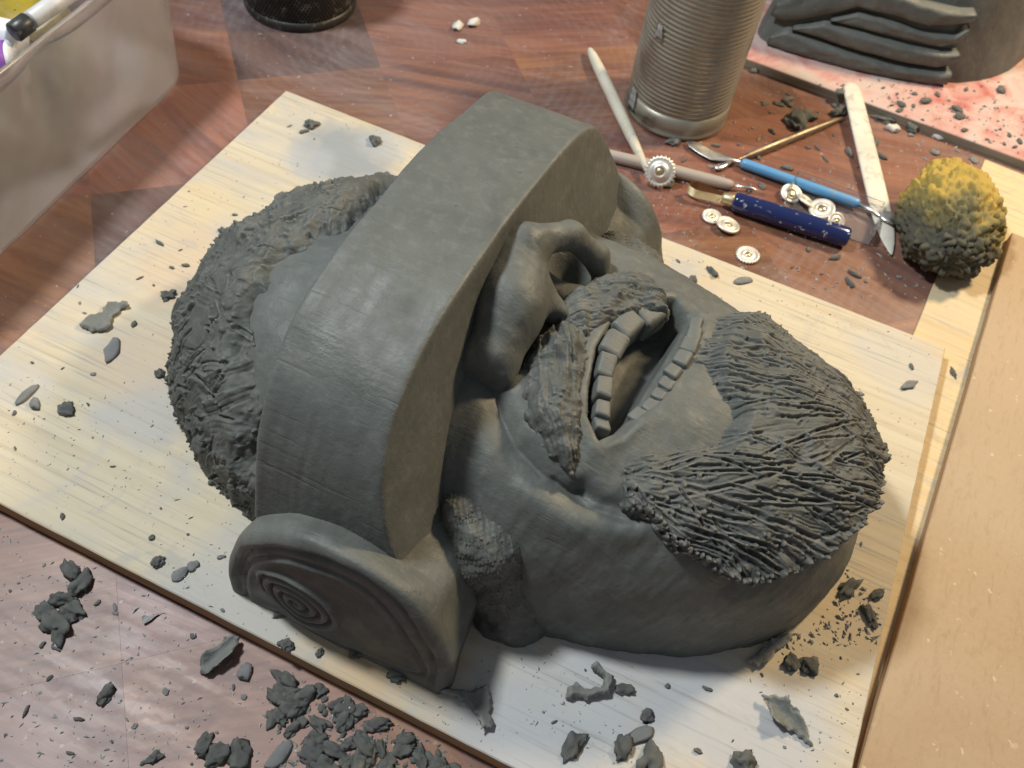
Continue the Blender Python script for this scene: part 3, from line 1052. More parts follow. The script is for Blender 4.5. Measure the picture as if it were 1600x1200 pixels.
# ---- net-textured sideburns behind the pads
def side_f(X, Y, Z):
    f = cap(X, Y, Z, (0.300, 0.070, 0.050), (0.321, 0.070, 0.000), 0.018, 0.021)
    f = smin(f, cap(X, Y, Z, (0.286, 0.071, 0.067), (0.300, 0.070, 0.052), 0.010, 0.017), 0.010)
    u, w = X * 0.7 + Y * 0.7 - Z * 0.2, Z + X * 0.3 - Y * 0.3
    dots = np.cos(u / 0.0026 * 2 * np.pi) * np.cos(w / 0.0026 * 2 * np.pi)
    f = f - 0.0009 * np.clip(dots, -0.3, 1) * sstep(0.018, 0.03, Z)
    return f + 0.0017 * fbm(X / 0.012, Y / 0.012, Z / 0.012, octaves=3, seed=15)


v, q = surface_nets(side_f, (0.262, 0.045, -0.003), (0.345, 0.100, 0.096), 0.0008)
hpart(link('sideburn', mesh_np('sideburn', v, q), M['clay_rough'], head))
v2 = v.copy(); v2[:, 1] = 2 * (YC) - v2[:, 1]
hpart(link('sideburn', mesh_np('sideburn', v2, q[:, ::-1].copy()), M['clay_rough'], head))

# ---- forehead and hair
def fore_T(A, B):
    return 0.0008 * fbm(A / 0.02, B / 0.02, octaves=3, seed=52)


hpart(HAIR.sheet('forehead', (-0.15, -0.13), (0.03, 0.13), 0.0018, fore_T, lambda A, B: np.ones(A.shape, bool), M['clay'], head))
INNER = HAIR.hits([(640, 280), (572, 326), (535, 352), (480, 376), (428, 420), (396, 468), (384, 520), (394, 575), (404, 640), (398, 705)], 0.003)
_hg = [((590, 308), (420, 440)), ((560, 330), (380, 470)), ((410, 470), (300, 500)), ((405, 560), (280, 600)), ((408, 640), (275, 640)), ((405, 700), (300, 740)), ((410, 760), (340, 820)), ((330, 470), (400, 590))]
HG = [(HAIR.hit(*p, 0.004), HAIR.hit(*q, 0.004)) for p, q in _hg]
HPOLY = [(0.02, 0.11)] + INNER + [(0.0, -0.10), (0.02, -0.2), (-0.25, -0.25), (-0.25, 0.25), (0.02, 0.25)]


def hair_T(A, B):
    sd = poly_sd(A, B, HPOLY) + 0.0035 * fbm(A / 0.009, B / 0.009, octaves=3, seed=63)
    base = -0.003 + 0.0040 * sstep(-0.002, 0.003, sd) + 0.0065 * sstep(0.001, 0.015, sd) + 0.0022 * fbm(A / 0.02, B / 0.02, octaves=3, seed=61) * sstep(0, 0.005, sd)
    S = Strokes(A, B, base, 23)
    r = S.r
    ins = np.argwhere(sd > 0)
    for k in range(900):
        i, j = ins[r.randrange(len(ins))]
        a, b = A[i, 0], B[0, j]
        dx, dy = flow_at(HG, a, b)
        an = r.gauss(0, 0.5)
        dx, dy = dx * math.cos(an) - dy * math.sin(an), dx * math.sin(an) + dy * math.cos(an)
        L = r.uniform(0.008, 0.035)
        if k % 3:
            W = r.uniform(0.0014, 0.0055)
            S.comb((a - dx * L / 2, b - dy * L / 2), (a + dx * L / 2, b + dy * L / 2), W, max(2, int(W / 0.0010)), r.uniform(0.0005, 0.0014), r.gauss(0, 0.0013), r.gauss(0, 0.002), r.uniform(0.0005, 0.0022))
        else:
            S.draw((a - dx * L / 2, b - dy * L / 2), (a + dx * L / 2, b + dy * L / 2), r.uniform(0.0006, 0.0013), r.uniform(0.0014, 0.0034), r.gauss(0, 0.002), r.uniform(0.1, 0.6))
    for k in range(800):
        i, j = ins[r.randrange(len(ins))]
        S.crumb((A[i, 0], B[0, j]), r.uniform(0.0006, 0.0019), r.uniform(0.0006, 0.0026))
    return base + S.rel * sstep(-0.001, 0.003, sd)


hpart(HAIR.sheet('hair', (-0.215, -0.19), (0.03, 0.19), 0.0006, hair_T, lambda A, B: poly_sd(A, B, HPOLY) > -0.0018, M['clay_rough'], head))
# ------------------------------------------------------------------ other boards
M['pine_pale'] = pine_mat('bare_pine', math.radians(82), 0.25, ((0.60, 0.46, 0.25), (0.70, 0.57, 0.35)))
t = NT('hardboard')
v = t.coord('Object')
c = t.ramp(t.noise(v, 5.0, 4, 0.6), [(0.3, (0.37, 0.25, 0.14)), (0.7, (0.45, 0.32, 0.19))])
c = t.mix(t.ramp(t.noise(v, 260.0, 4, 0.7), [(0.45, 0.0), (0.75, 0.35)]), c, (0.30, 0.20, 0.11))
c = t.mix(t.ramp(t.noise(v, 55.0, 2, 0.5), [(0.72, 0.0), (0.77, 0.6)]), c, (0.62, 0.52, 0.38))
c = t.mix(t.ramp(t.noise(v, 3.0, 2, 0.5, 0.4), [(0.50, 0.0), (0.56, 0.4)]), c, (0.50, 0.40, 0.28))
fib = t.noise(t.coord('Object', scale=(300, 60, 100), rot=(0, 0, 0.4)), 1.0, 5, 0.7, 0.8)
c = t.mix(t.ramp(fib, [(0.52, 0.0), (0.72, 0.4)]), c, (0.27, 0.175, 0.095))
c = t.mix(t.ramp(t.noise(v, 150.0, 2), [(0.70, 0.0), (0.74, 0.5)]), c, (0.66, 0.58, 0.46))
M['hardboard'] = t.set(color=c, rough=0.62, normal=t.bump(t.noise(v, 500.0, 3), 0.15, 0.0005), spec=0.35)
t = NT('red_washed_paint')
v = t.coord('Object')
c = t.ramp(t.noise(v, 26.0, 6, 0.65, 0.8), [(0.30, (0.46, 0.12, 0.10)), (0.42, (0.52, 0.27, 0.24)), (0.54, (0.56, 0.41, 0.37)), (0.68, (0.52, 0.47, 0.44))])
c = t.mix(t.ramp(t.noise(v, 220.0, 3, 0.6), [(0.62, 0.0), (0.72, 0.6)]), c, (0.34, 0.31, 0.28))
M['red_board'] = t.set(color=c, rough=0.7, normal=t.bump(t.noise(v, 120.0, 4), 0.3, 0.0006))
t = NT('weathered_edge')
v = t.coord('Object', scale=(20, 20, 400))
M['grey_edge'] = t.set(color=t.ramp(t.noise(v, 1.0, 4), [(0.3, (0.17, 0.14, 0.10)), (0.7, (0.34, 0.30, 0.23))]), rough=0.8)


def placed_panel(name, w, d, z0, z1, loc, rz, top, edge, label, cat):
    me = panel(name, 0, 0, w, d, 0, z1 - z0, top, edge, 0.0002, 30)
    o = link(name, me, None, None, smooth=False)
    o.location = (loc[0], loc[1], z0)
    o.rotation_euler = (0, 0, rz)
    return tag(o, label, cat)


_rz = -math.atan2(0.496 - 0.479, 0.593 - 0.403)
placed_panel('pine_sheet', 0.40, 0.70, TABLE_Z + 0.0002, TABLE_Z + 0.0014, (0.496 - 0.70 * math.sin(-_rz), 0.593 - 0.70 * math.cos(_rz)), _rz, M['pine_pale'], M['ply_edge'],
             'bare pine sheet whose pale strip shows beside the brown hardboard', 'board')
_rz = -math.atan2(0.521 - 0.4985, 0.463 - 0.075)
placed_panel('hardboard_panel', 0.35, 0.62, TABLE_Z + 0.0016, -0.0025, (0.521 + 0.033 * -math.sin(_rz) * 0 - 0.62 * math.sin(-_rz) * 0.93, 0.463 + 0.04 - 0.62 * math.cos(_rz)), _rz, M['hardboard'], M['ply_edge'],
             'plain brown hardboard panel along the right side of the picture', 'board')
placed_panel('red_board', 0.50, 0.42, TABLE_Z + 0.0002, TABLE_Z + 0.008, (0.268, 0.6065), math.radians(-1.8), M['red_board'], M['grey_edge'],
             'board with worn red paint under the second clay piece', 'board')

# ------------------------------------------------------------------ second clay piece on the red board
RBZ = TABLE_Z + 0.0083
folded = empty('folded_clay_piece', (0.42, 0.72, RBZ))
tag(folded, 'grey clay piece with overlapping drapery folds standing on the red board', 'sculpture')
_path = spline([(0.284, 0.70), (0.287, 0.652), (0.300, 0.6395), (0.330, 0.6395), (0.362, 0.6435), (0.409, 0.654), (0.451, 0.670), (0.482, 0.698), (0.502, 0.735), (0.515, 0.79), (0.50, 0.85), (0.45, 0.89), (0.37, 0.90), (0.31, 0.86), (0.286, 0.78), (0.284, 0.70)], 10)
_path = np.array(_path)
_ds = np.concatenate([[0], np.cumsum(np.hypot(*np.diff(_path, axis=0).T))])
_keep = np.concatenate([[True], np.diff(_ds) > 1e-7])
_path, _ds = _path[_keep], _ds[_keep]


def wall_pt(s, off, z, lean=0.22):
    x = np.interp(s, _ds, _path[:, 0]); y = np.interp(s, _ds, _path[:, 1])
    e = 0.004
    tx = np.interp(np.minimum(s + e, _ds[-1]), _ds, _path[:, 0]) - np.interp(np.maximum(s - e, 0), _ds, _path[:, 0])
    ty = np.interp(np.minimum(s + e, _ds[-1]), _ds, _path[:, 1]) - np.interp(np.maximum(s - e, 0), _ds, _path[:, 1])
    L = np.hypot(tx, ty) + 1e-9
    nx, ny = ty / L, -tx / L
    k = 1 - lean * z / 0.11
    x, y = 0.40 + (x + nx * off - 0.40) * k, 0.77 + (y + ny * off - 0.77) * k
    return np.stack([x - 0.42, y - 0.72, z], -1)


def wall_hit(px, py):
    """(arc length, height) on the front of the piece"""
    d = RM.T @ np.array([(px - 800) / FPX, (py - 600) / FPX, 1.0])
    best = None
    for z in np.linspace(0, 0.12, 241):
        p = at(px, py, RBZ + z)
        q = wall_pt(_ds, 0.003, np.full(len(_ds), z))[:, :2] + np.array([0.42, 0.72])
        k = np.hypot(q[:60, 0] - p[0], q[:60, 1] - p[1])
        i = int(np.argmin(k))
        if best is None or k[i] < best[0]:
            best = (k[i], _ds[i], z)
    return best[1], best[2]


S_, Z_ = np.meshgrid(np.linspace(0, _ds[-1], 260), np.linspace(-0.0005, 0.16, 70), indexing='ij')
P = wall_pt(S_, 0.0012 * fbm(S_ / 0.03, Z_ / 0.03, octaves=3, seed=71), Z_)
P[..., :2] = np.array([-0.02, 0.05]) + (P[..., :2] - np.array([-0.02, 0.05])) * (1 - 0.3 * sstep(0.12, 0.162, Z_) ** 2)[..., None]
I = np.arange(S_.size).reshape(S_.shape)
q = np.stack([I[:-1, :-1], I[1:, :-1], I[1:, 1:], I[:-1, 1:]], -1).reshape(-1, 4)
ringv = P[:, -1, :]
body_v = np.concatenate([P.reshape(-1, 3), ringv.mean(0)[None]])
body_f = [tuple(f) for f in q] + [(I[i, -1], I[i + 1, -1], len(body_v) - 1) for i in range(I.shape[0] - 1)]
link('body', mesh_np('folded_body', body_v, body_f), M['clay'], folded)


def fold(top, bottom, off, thick, seed):
    """a strip of clay laid round the front; top/bottom are curves (arc length, height)"""
    st, zt = np.array([wall_hit(*p) for p in top]).T
    if bottom == 'base':
        zb_f = lambda s: np.full_like(s, -0.0003)
    else:
        sb, zb = np.array([wall_hit(*p) for p in bottom]).T
        ob = np.argsort(sb)
        zb_f = lambda s: np.interp(s, sb[ob], zb[ob])
    ot = np.argsort(st); st, zt = st[ot], zt[ot]
    s = np.linspace(st[0], st[-1], 90)
    zt_, zb_ = np.interp(s, st, zt), zb_f(s)
    zb_ = np.minimum(zb_, zt_ - 0.0008)
    ring = []
    nn = 14
    for k in range(nn + 1):
        u = k / nn
        z = zb_ + (zt_ - zb_) * u
        o = off + thick * (1 - (2 * u - 1) ** 4) ** 0.5 * (0.8 + 0.5 * u) + 0.0007 * fbm(s / 0.012, np.full_like(s, u * 3), octaves=2, seed=seed)
        ring.append(wall_pt(s, o, z))
    back = wall_pt(s, off - 0.003, zt_), wall_pt(s, off - 0.003, zb_)
    R = np.stack(ring + [back[0], back[1]], 0)
    m, n, _ = R.shape
    I = np.arange(m * n).reshape(m, n)
    fs = [(I[i, j], I[i, j + 1], I[(i + 1) % m, j + 1], I[(i + 1) % m, j]) for i in range(m) for j in range(n - 1)]
    fs += [tuple(I[::-1, 0]), tuple(I[:, -1])]
    link('clay_fold', mesh_np('clay_fold', R.reshape(-1, 3), fs), M['clay'], folded)


fold([(1207, 52), (1232, 42), (1300, 70), (1400, 99), (1460, 108), (1498, 110)], 'base', 0.0, 0.0075, 1)
fold([(1238, 38), (1290, 30), (1330, 44), (1400, 62), (1470, 77), (1514, 84)], [(1235, 42), (1300, 66), (1400, 95), (1460, 104), (1514, 107)], 0.0, 0.0085, 2)
fold([(1300, 27), (1340, 18), (1380, 26), (1440, 46), (1490, 52), (1548, 50)], [(1300, 31), (1330, 40), (1400, 58), (1470, 73), (1545, 80)], 0.001, 0.0065, 3)
fold([(1225, 0), (1290, -40), (1360, -40), (1440, 0), (1500, 14), (1552, 24)], [(1225, 34), (1290, 25), (1340, 10), (1400, 24), (1450, 40), (1552, 46)], 0.002, 0.008, 4)


# ------------------------------------------------------------------ lathe and rod helpers
def lathe(profile, seg=64, cap_ends=True, bm=None):
    bm = bm or bmesh.new()
    rings = []
    for r, z in profile:
        rings.append([bm.verts.new((r * math.cos(2 * math.pi * k / seg), r * math.sin(2 * math.pi * k / seg), z)) for k in range(seg)])
    for a, b in zip(rings[:-1], rings[1:]):
        for k in range(seg):
            bm.faces.new((a[k], a[(k + 1) % seg], b[(k + 1) % seg], b[k]))
    if cap_ends:
        bm.faces.new(rings[0][::-1]); bm.faces.new(rings[-1])
    return bm


def rod(pts, radii, seg=16, bm=None, flat=None):
    """tube through points with a radius each; flat = (w, h) multipliers per point"""
    bm = bm or bmesh.new()
    rings = []
    n = len(pts)
    for i, p in enumerate(pts):
        a, b = Vector(pts[max(i - 1, 0)]), Vector(pts[min(i + 1, n - 1)])
        d = (b - a).normalized()
        side = d.cross(Vector((0, 0, 1)))
        if side.length < 1e-4:
            side = Vector((1, 0, 0))
        side.normalize()
        up = side.cross(d).normalized()
        fw, fh = flat[i] if flat else (1, 1)
        rings.append([bm.verts.new(Vector(p) + (side * math.cos(2 * math.pi * k / seg) * fw + up * math.sin(2 * math.pi * k / seg) * fh) * radii[i]) for k in range(seg)])
    for a, b in zip(rings[:-1], rings[1:]):
        for k in range(seg):
            bm.faces.new((a[k], b[k], b[(k + 1) % seg], a[(k + 1) % seg]))
    bm.faces.new(rings[0]); bm.faces.new(rings[-1][::-1])
    bmesh.ops.recalc_face_normals(bm, faces=bm.faces[:])
    return bm


def metal(name, col, rough, dirt=0.4, dirtcol=(0.22, 0.19, 0.15), scale=60):
    t = NT(name)
    v = t.coord('Object')
    n = t.noise(v, scale, 4, 0.65, 0.3)
    m = t.ramp(n, [(0.42, 0.0), (0.75, dirt)])
    c = t.mix(m, col, dirtcol)
    return t.set(color=c, metal=t.math('SUBTRACT', 1.0, m), rough=t.ramp(n, [(0.3, rough), (0.8, rough + 0.3)]), normal=t.bump(n, 0.08, 0.0005))


def plain(name, col, rough, col2=None, scale=60, bump=0.1, dust=0.5, **kw):
    t = NT(name)
    v = t.coord('Object')
    n = t.noise(v, scale, 4, 0.6)
    c2 = col2 or tuple(x * 0.8 for x in col)
    cc = t.mix(t.ramp(t.noise(v, 110, 5, 0.65, 0.6), [(0.53, 0.0), (0.66, dust)]), t.ramp(n, [(0.35, col), (0.7, c2)]), (0.33, 0.32, 0.29))
    return t.set(color=cc, rough=rough, normal=t.bump(n, bump, 0.0005), **kw)


M['tin'] = metal('dirty_tin', (0.44, 0.41, 0.34), 0.36, 1.0, (0.20, 0.18, 0.135), 24)
M['steel'] = metal('steel', (0.80, 0.80, 0.78), 0.22, 0.25)
M['disc_metal'] = metal('pale_disc_metal', (0.80, 0.77, 0.70), 0.34, 0.0)
for _l in list(M['disc_metal'].node_tree.links):
    if _l.to_socket.name == 'Metallic':
        M['disc_metal'].node_tree.links.remove(_l)
M['disc_metal'].node_tree.nodes['Principled BSDF'].inputs['Metallic'].default_value = 0.7
M['brass'] = metal('brass', (0.72, 0.62, 0.40), 0.25, 0.4)
M['bronze'] = metal('bronze_tool', (0.34, 0.27, 0.19), 0.35, 0.8, (0.17, 0.14, 0.10))
M['whitewood'] = plain('pale_wood', (0.66, 0.62, 0.50), 0.6, (0.52, 0.48, 0.38), 30)
M['ivory'] = plain('ivory_plastic', (0.78, 0.75, 0.64), 0.42, (0.66, 0.62, 0.52), 35, 0.05)
M['greywood'] = plain('grey_handle', (0.42, 0.35, 0.29), 0.6, (0.36, 0.32, 0.29), 30)
M['greyplastic'] = plain('pale_grey_handle', (0.46, 0.44, 0.42), 0.5, (0.34, 0.30, 0.27), 40)
M['blue'] = plain('light_blue_handle', (0.10, 0.32, 0.62), 0.38, (0.13, 0.34, 0.58), 60, 0.05)
M['black'] = plain('black_wire', (0.012, 0.012, 0.011), 0.45, (0.03, 0.028, 0.022), 40)

# navy lacquer with chips of dried clay
t = NT('navy_lacquer')
v = t.coord('Object')
n = t.noise(v, 170, 4, 0.6, 0.5)
c = t.mix(t.ramp(n, [(0.61, 0.0), (0.635, 1.0)]), (0.012, 0.022, 0.10), (0.42, 0.42, 0.42))
M['navy'] = t.set(color=c, rough=t.ramp(n, [(0.6, 0.16), (0.7, 0.7)]), coat=0.4)


def clear_plastic(name, tint, rough, diffuse):
    """thin plastic: part clear, part milky"""
    t = NT(name)
    t.set(color=tint, rough=rough, trans=1.0 - diffuse, ior=1.45)
    return t.m


M['clear'] = clear_plastic('clear_plastic', (0.95, 0.93, 0.93), 0.08, 0.06)


# ------------------------------------------------------------------ tin can
can = empty('tin_can', (0.2575, 0.5185, TABLE_Z))
tag(can, 'ribbed tin can with dirty dull metal standing behind the tools', 'can')
R0 = 0.0405
prof = [(R0 - 0.002, 0.0004), (R0 + 0.0005, 0.0008), (R0 + 0.0011, 0.0022), (R0 + 0.0004, 0.0036), (R0 - 0.0004, 0.005), (R0, 0.0075), (R0, 0.0185)]
z = 0.0185
while z < 0.128:
    for k in range(6):
        a = k / 6 * 2 * math.pi
        prof.append((R0 - 0.00042 + 0.00042 * math.cos(a), z + 0.0036 * k / 6))
    z += 0.0036
prof += [(R0, z), (R0, z + 0.008), (R0 + 0.0012, z + 0.009), (R0 + 0.0014, z + 0.0105), (R0 + 0.0006, z + 0.0115), (R0 - 0.0006, z + 0.0108), (R0 - 0.0009, z), (R0 - 0.0010, 0.004), (0.001, 0.004)]
link('wall', bm_mesh('can_wall', lathe(prof, 96, False)), M['tin'], can)
link('bottom', bm_mesh('can_bottom', lathe([(0.0005, 0.0012), (R0 - 0.004, 0.0012), (R0 - 0.002, 0.0004)], 64, False)), M['tin'], can)
for (px, py, w, h) in ((990, 150, 0.010, 0.021), (1031, 48, 0.007, 0.012)):
    # torn paper label left on the tin
    pts = []
    rr = random.Random(px)
    best = min(((a, zz) for a in np.linspace(-math.pi, 0.3, 90) for zz in np.linspace(0.006, 0.10, 60)),
               key=lambda k: (project((0.2575 + R0 * math.cos(k[0]), 0.5185 + R0 * math.sin(k[0]), TABLE_Z + k[1]))[0] - px) ** 2 +
               (project((0.2575 + R0 * math.cos(k[0]), 0.5185 + R0 * math.sin(k[0]), TABLE_Z + k[1]))[1] - py) ** 2)
    bm = bmesh.new()
    g = []
    for i in range(6):
        row = []
        for j in range(7):
            u, w_ = i / 5 - 0.5, j / 6 - 0.5
            rag = rr.uniform(-0.12, 0.12)
            a = best[0] + (u + rag * (abs(u) > 0.4)) * w / R0 * (1 - 0.5 * w_)
            row.append(bm.verts.new(((R0 + 0.0011) * math.cos(a), (R0 + 0.0011) * math.sin(a), best[1] + (w_ + rag * (abs(w_) > 0.4)) * h)))
        g.append(row)
    for i in range(5):
        for j in range(6):
            bm.faces.new((g[i][j], g[i + 1][j], g[i + 1][j + 1], g[i][j + 1]))
    bmesh.ops.solidify(bm, geom=bm.faces[:], thickness=0.0003)
    link('paper_scrap', bm_mesh('paper_scrap', bm), plain('paper', (0.85, 0.84, 0.82), 0.8, (0.45, 0.44, 0.42), 200) if 'paper' not in M else M['paper'], can)

# ------------------------------------------------------------------ black wire pencil cup
cup = empty('wire_cup', (-0.0655, 0.4805, TABLE_Z))
tag(cup, 'black wire mesh pencil cup at the top edge', 'cup')
RC = 0.0445
link('foot_ring', bm_mesh('foot_ring', lathe([(RC - 0.002, 0.0003), (RC + 0.001, 0.0003), (RC + 0.0016, 0.003), (RC + 0.001, 0.008), (RC - 0.0015, 0.008), (RC - 0.002, 0.0003)], 72, False)), M['black'], cup)
link('rim_ring', bm_mesh('rim_ring', lathe([(RC - 0.001, 0.100), (RC + 0.002, 0.100), (RC + 0.002, 0.104), (RC - 0.001, 0.104), (RC - 0.001, 0.100)], 72, False)), M['black'], cup)
link('bottom', bm_mesh('cup_bottom', lathe([(0.0005, 0.001), (RC - 0.001, 0.001), (RC - 0.001, 0.0022), (0.0005, 0.0022)], 64, False)), M['black'], cup)
bm = bmesh.new()
NA, NZ = 96, 40
gv = [[bm.verts.new((RC * math.cos(2 * math.pi * (i + 0.5 * (j % 2)) / NA), RC * math.sin(2 * math.pi * (i + 0.5 * (j % 2)) / NA), 0.007 + 0.094 * j / NZ)) for i in range(NA)] for j in range(NZ + 1)]
for j in range(NZ):
    for i in range(NA):
        k = i if j % 2 == 0 else (i + 1) % NA
        for a, b in ((gv[j][i], gv[j + 1][i]), (gv[j][i], gv[j + 1][(i - 1) % NA if j % 2 == 0 else (i + 1) % NA])):
            d = (b.co - a.co).normalized()
            out = Vector((a.co.x, a.co.y, 0)).normalized()
            sd = d.cross(out) * 0.00042
            vs_ = [bm.verts.new(a.co + sd), bm.verts.new(a.co - sd), bm.verts.new(b.co - sd), bm.verts.new(b.co + sd)]
            vo_ = [bm.verts.new(x.co + out * 0.0006) for x in vs_]
            bm.faces.new(vo_); bm.faces.new(vs_[::-1])
            bm.faces.new((vs_[0], vs_[3], vo_[3], vo_[0])); bm.faces.new((vs_[2], vs_[1], vo_[1], vo_[2]))
mw = link('wire_mesh', bm_mesh('wire_mesh', bm), M['black'], cup, smooth=False)
mw['kind'] = 'stuff'
t = NT('dark_inner_shade'); M['inner_shade'] = t.set(color=(0.010, 0.009, 0.008), rough=0.6)  # black cylinder added inside the mesh, stands in for the shade within
link('inner_shade', bm_mesh('cup_inner_shade', lathe([(RC - 0.0012, 0.002), (RC - 0.0012, 0.096), (RC - 0.0022, 0.096), (RC - 0.0022, 0.002)], 64, False)), M['inner_shade'], cup)

# ------------------------------------------------------------------ frosted plastic bin and what is in it
t = NT('frosted_plastic')
v = t.coord('Object')
n = t.noise(v, 12.0, 4, 0.6, 0.4)
n2 = t.noise(v, 300.0, 3, 0.6)
c = t.ramp(n, [(0.3, (0.78, 0.74, 0.68)), (0.7, (0.92, 0.90, 0.92))])
c = t.mix(t.ramp(n2, [(0.55, 0.0), (0.8, 0.4)]), c, (0.42, 0.38, 0.33))
M['frosted'] = t.set(color=c, rough=0.24, trans=0.85, ior=1.4, normal=t.bump(t.noise(v, 45.0, 4), 0.12, 0.001), spec=0.4)
binrz = math.radians(4.5)
tub = empty('plastic_bin', (-0.060, 0.131, TABLE_Z), binrz)
tag(tub, 'frosted translucent plastic bin at the upper left corner', 'bin')
BW, BL, BH, BR = 0.22, 0.42, 0.113, 0.040      # local: outer wall at x = 0, from y = -0.19 to 0.23


def bin_outline(ins, r):
    pts = []
    for cx, cy, a0 in ((-r - ins, 0.232 - r - ins, 0), (-BW + r + ins, 0.232 - r - ins, 90), (-BW + r + ins, 0.232 - BL + r + ins, 180), (-r - ins, 0.232 - BL + r + ins, 270)):
        for k in range(13):
            a = math.radians(a0 + 90 * k / 12)
            pts.append((cx + r * math.cos(a), cy + r * math.sin(a)))
    # resample evenly
    P = np.array(pts + [pts[0]])
    s = np.concatenate([[0], np.cumsum(np.hypot(*np.diff(P, axis=0).T))])
    u = np.linspace(0, s[-1], 241)[:-1]
    return np.stack([np.interp(u, s, P[:, 0]), np.interp(u, s, P[:, 1])], 1)


rows = []
for k, (zz, ins) in enumerate([(0.004, 0.012), (0.0008, 0.008), (0.0003, 0.005)][::-1]):
    pass
base = bin_outline(0.0, BR)
nrm = np.roll(base, -1, 0) - np.roll(base, 1, 0)
nrm = np.stack([nrm[:, 1], -nrm[:, 0]], 1); nrm /= np.linalg.norm(nrm, axis=1)[:, None]
zs = np.concatenate([[0.0004, 0.0018, 0.004], np.linspace(0.008, BH - 0.012, 26), [BH - 0.0105, BH - 0.0100, BH - 0.002, BH - 0.0005, BH]])
ofs = np.concatenate([[-0.006, -0.002, -0.0005], np.linspace(0, 0.004, 26), [0.0045, 0.0085, 0.009, 0.0085, 0.007]])
rows = []
for zz, of in zip(zs, ofs):
    q = base + nrm * of
    # dents and sags of the soft wall
    y = q[:, 1]
    wall = sstep(-0.03, -0.004, q[:, 0])
    h = zz / BH
    dent = 0.010 * np.exp(-((y - 0.065 - 0.02 * h) / 0.016) ** 2) * sstep(0.25, 0.75, h) * sstep(1.0, 0.85, h) \
        - 0.006 * np.exp(-((y - 0.02) / 0.03) ** 2) * sstep(0.0, 0.4, h) * sstep(1.0, 0.7, h) \
        + 0.006 * np.exp(-((y - 0.13 - 0.05 * h) / 0.02) ** 2) * sstep(0.05, 0.5, h) * sstep(1.0, 0.8, h)
    q = q - nrm * (dent * wall)[:, None]
    rows.append(np.concatenate([q, np.full((len(q), 1), zz)], 1))
inner = [np.concatenate([(r[:, :2] - nrm * 0.0022), r[:, 2:]], 1) for r in rows[::-1]]
inner = [np.concatenate([i_[:, :2], np.maximum(i_[:, 2:], 0.003)], 1) for i_ in inner[1:]]
allr = np.stack(rows + inner, 0)
m_, n_, _ = allr.shape
I = np.arange(m_ * n_).reshape(m_, n_)
fs = [(I[i, j], I[i, (j + 1) % n_], I[i + 1, (j + 1) % n_], I[i + 1, j]) for i in range(m_ - 1) for j in range(n_)]
fs += [tuple(I[0][::-1]), tuple(I[-1])]
link('tub', mesh_np('tub', allr.reshape(-1, 3), fs), M['frosted'], tub)


def in_bin(x, y, z):
    c, s = math.cos(binrz), math.sin(binrz)
    return Vector((-0.060 + c * x - s * y, 0.131 + s * x + c * y, TABLE_Z + z))


M['white_gloss'] = plain('white_cap', (0.80, 0.82, 0.84), 0.35, (0.74, 0.76, 0.78), 20, 0.02)
M['purple'] = plain('purple_label', (0.26, 0.07, 0.42), 0.4, (0.30, 0.10, 0.46), 20, 0.02)
M['yellow_glass'] = plain('yellow_paint', (0.36, 0.27, 0.02), 0.3, (0.26, 0.20, 0.03), 40, 0.1)
M['cream'] = plain('cream_jar', (0.62, 0.58, 0.42), 0.35, (0.50, 0.46, 0.32), 30)
M['pale_grey'] = plain('pale_grey_barrel', (0.62, 0.63, 0.64), 0.4)
M['charcoal'] = plain('charcoal_cap', (0.03, 0.032, 0.034), 0.4)
M['ink'] = plain('black_ink', (0.02, 0.02, 0.02), 0.5)


def cyl(name, a, b, r, mat, parent, r2=None, seg=32, bev=0.001):
    a, b = Vector(a), Vector(b)
    L = (b - a).length
    r2 = r if r2 is None else r2
    bm = lathe([(r - bev, 0), (r, bev), (r2, L - bev), (r2 - bev, L)], seg)
    o = link(name, bm_mesh(name, bm), mat, parent)
    q = (b - a).to_track_quat('Z', 'Y')
    o.rotation_mode = 'QUATERNION'; o.rotation_quaternion = q
    o.location = a - Vector(parent.location) if parent else a
    return o


def at_v(px, py, z):
    return Vector(at(px, py, z))


# bottle lying in the bin: white shoulder, purple label
p0, p1 = at_v(-140, 60, 0.045), at_v(42, 30, 0.052)
bot = empty('bottle', p0); tag(bot, 'white bottle with purple label lying in the plastic bin', 'bottle')
d = (p1 - p0).normalized()
pm, pl_ = at_v(-60, 130, 0.052), at_v(20, 92, 0.058)
a0, a1 = at_v(-150, 120, 0.055), at_v(26, 96, 0.062)
cyl('label', a0, a0 + (a1 - a0) * 0.95, 0.0135, M['purple'], bot)
cyl('shoulder', a0 + (a1 - a0) * 0.952, a0 + (a1 - a0) * 1.0, 0.0132, M['white_gloss'], bot, 0.011)
b0 = at_v(-110, 30, 0.060); b1 = at_v(28, 62, 0.066)
tube = empty('paint_tube', b0); tag(tube, 'plain white tube beside the black marker in the bin', 'tube')
cyl('barrel', b0, b1, 0.012, M['white_gloss'], tube, 0.011)
c0, c1, c2 = at_v(20, 52, 0.078), at_v(46, 33, 0.080), at_v(125, -22, 0.082)
mk = empty('marker_pen', c0); tag(mk, 'marker pen with black cap and pale barrel in the bin', 'pen')
cyl('cap', c0, c1, 0.0062, M['charcoal'], mk)
cyl('barrel', c1 + (c2 - c1) * 0.01, c2, 0.0056, M['pale_grey'], mk)
for k in range(7):
    s0 = c1 + (c2 - c1) * (0.10 + 0.07 * k)
    cyl('print_mark', s0 + Vector((0.0028, -0.0034, 0.0036)), s0 + (c2 - c1).normalized() * 0.0018 + Vector((0.0028, -0.0034, 0.0036)), 0.0008, M['ink'], mk, seg=8, bev=0.0001)
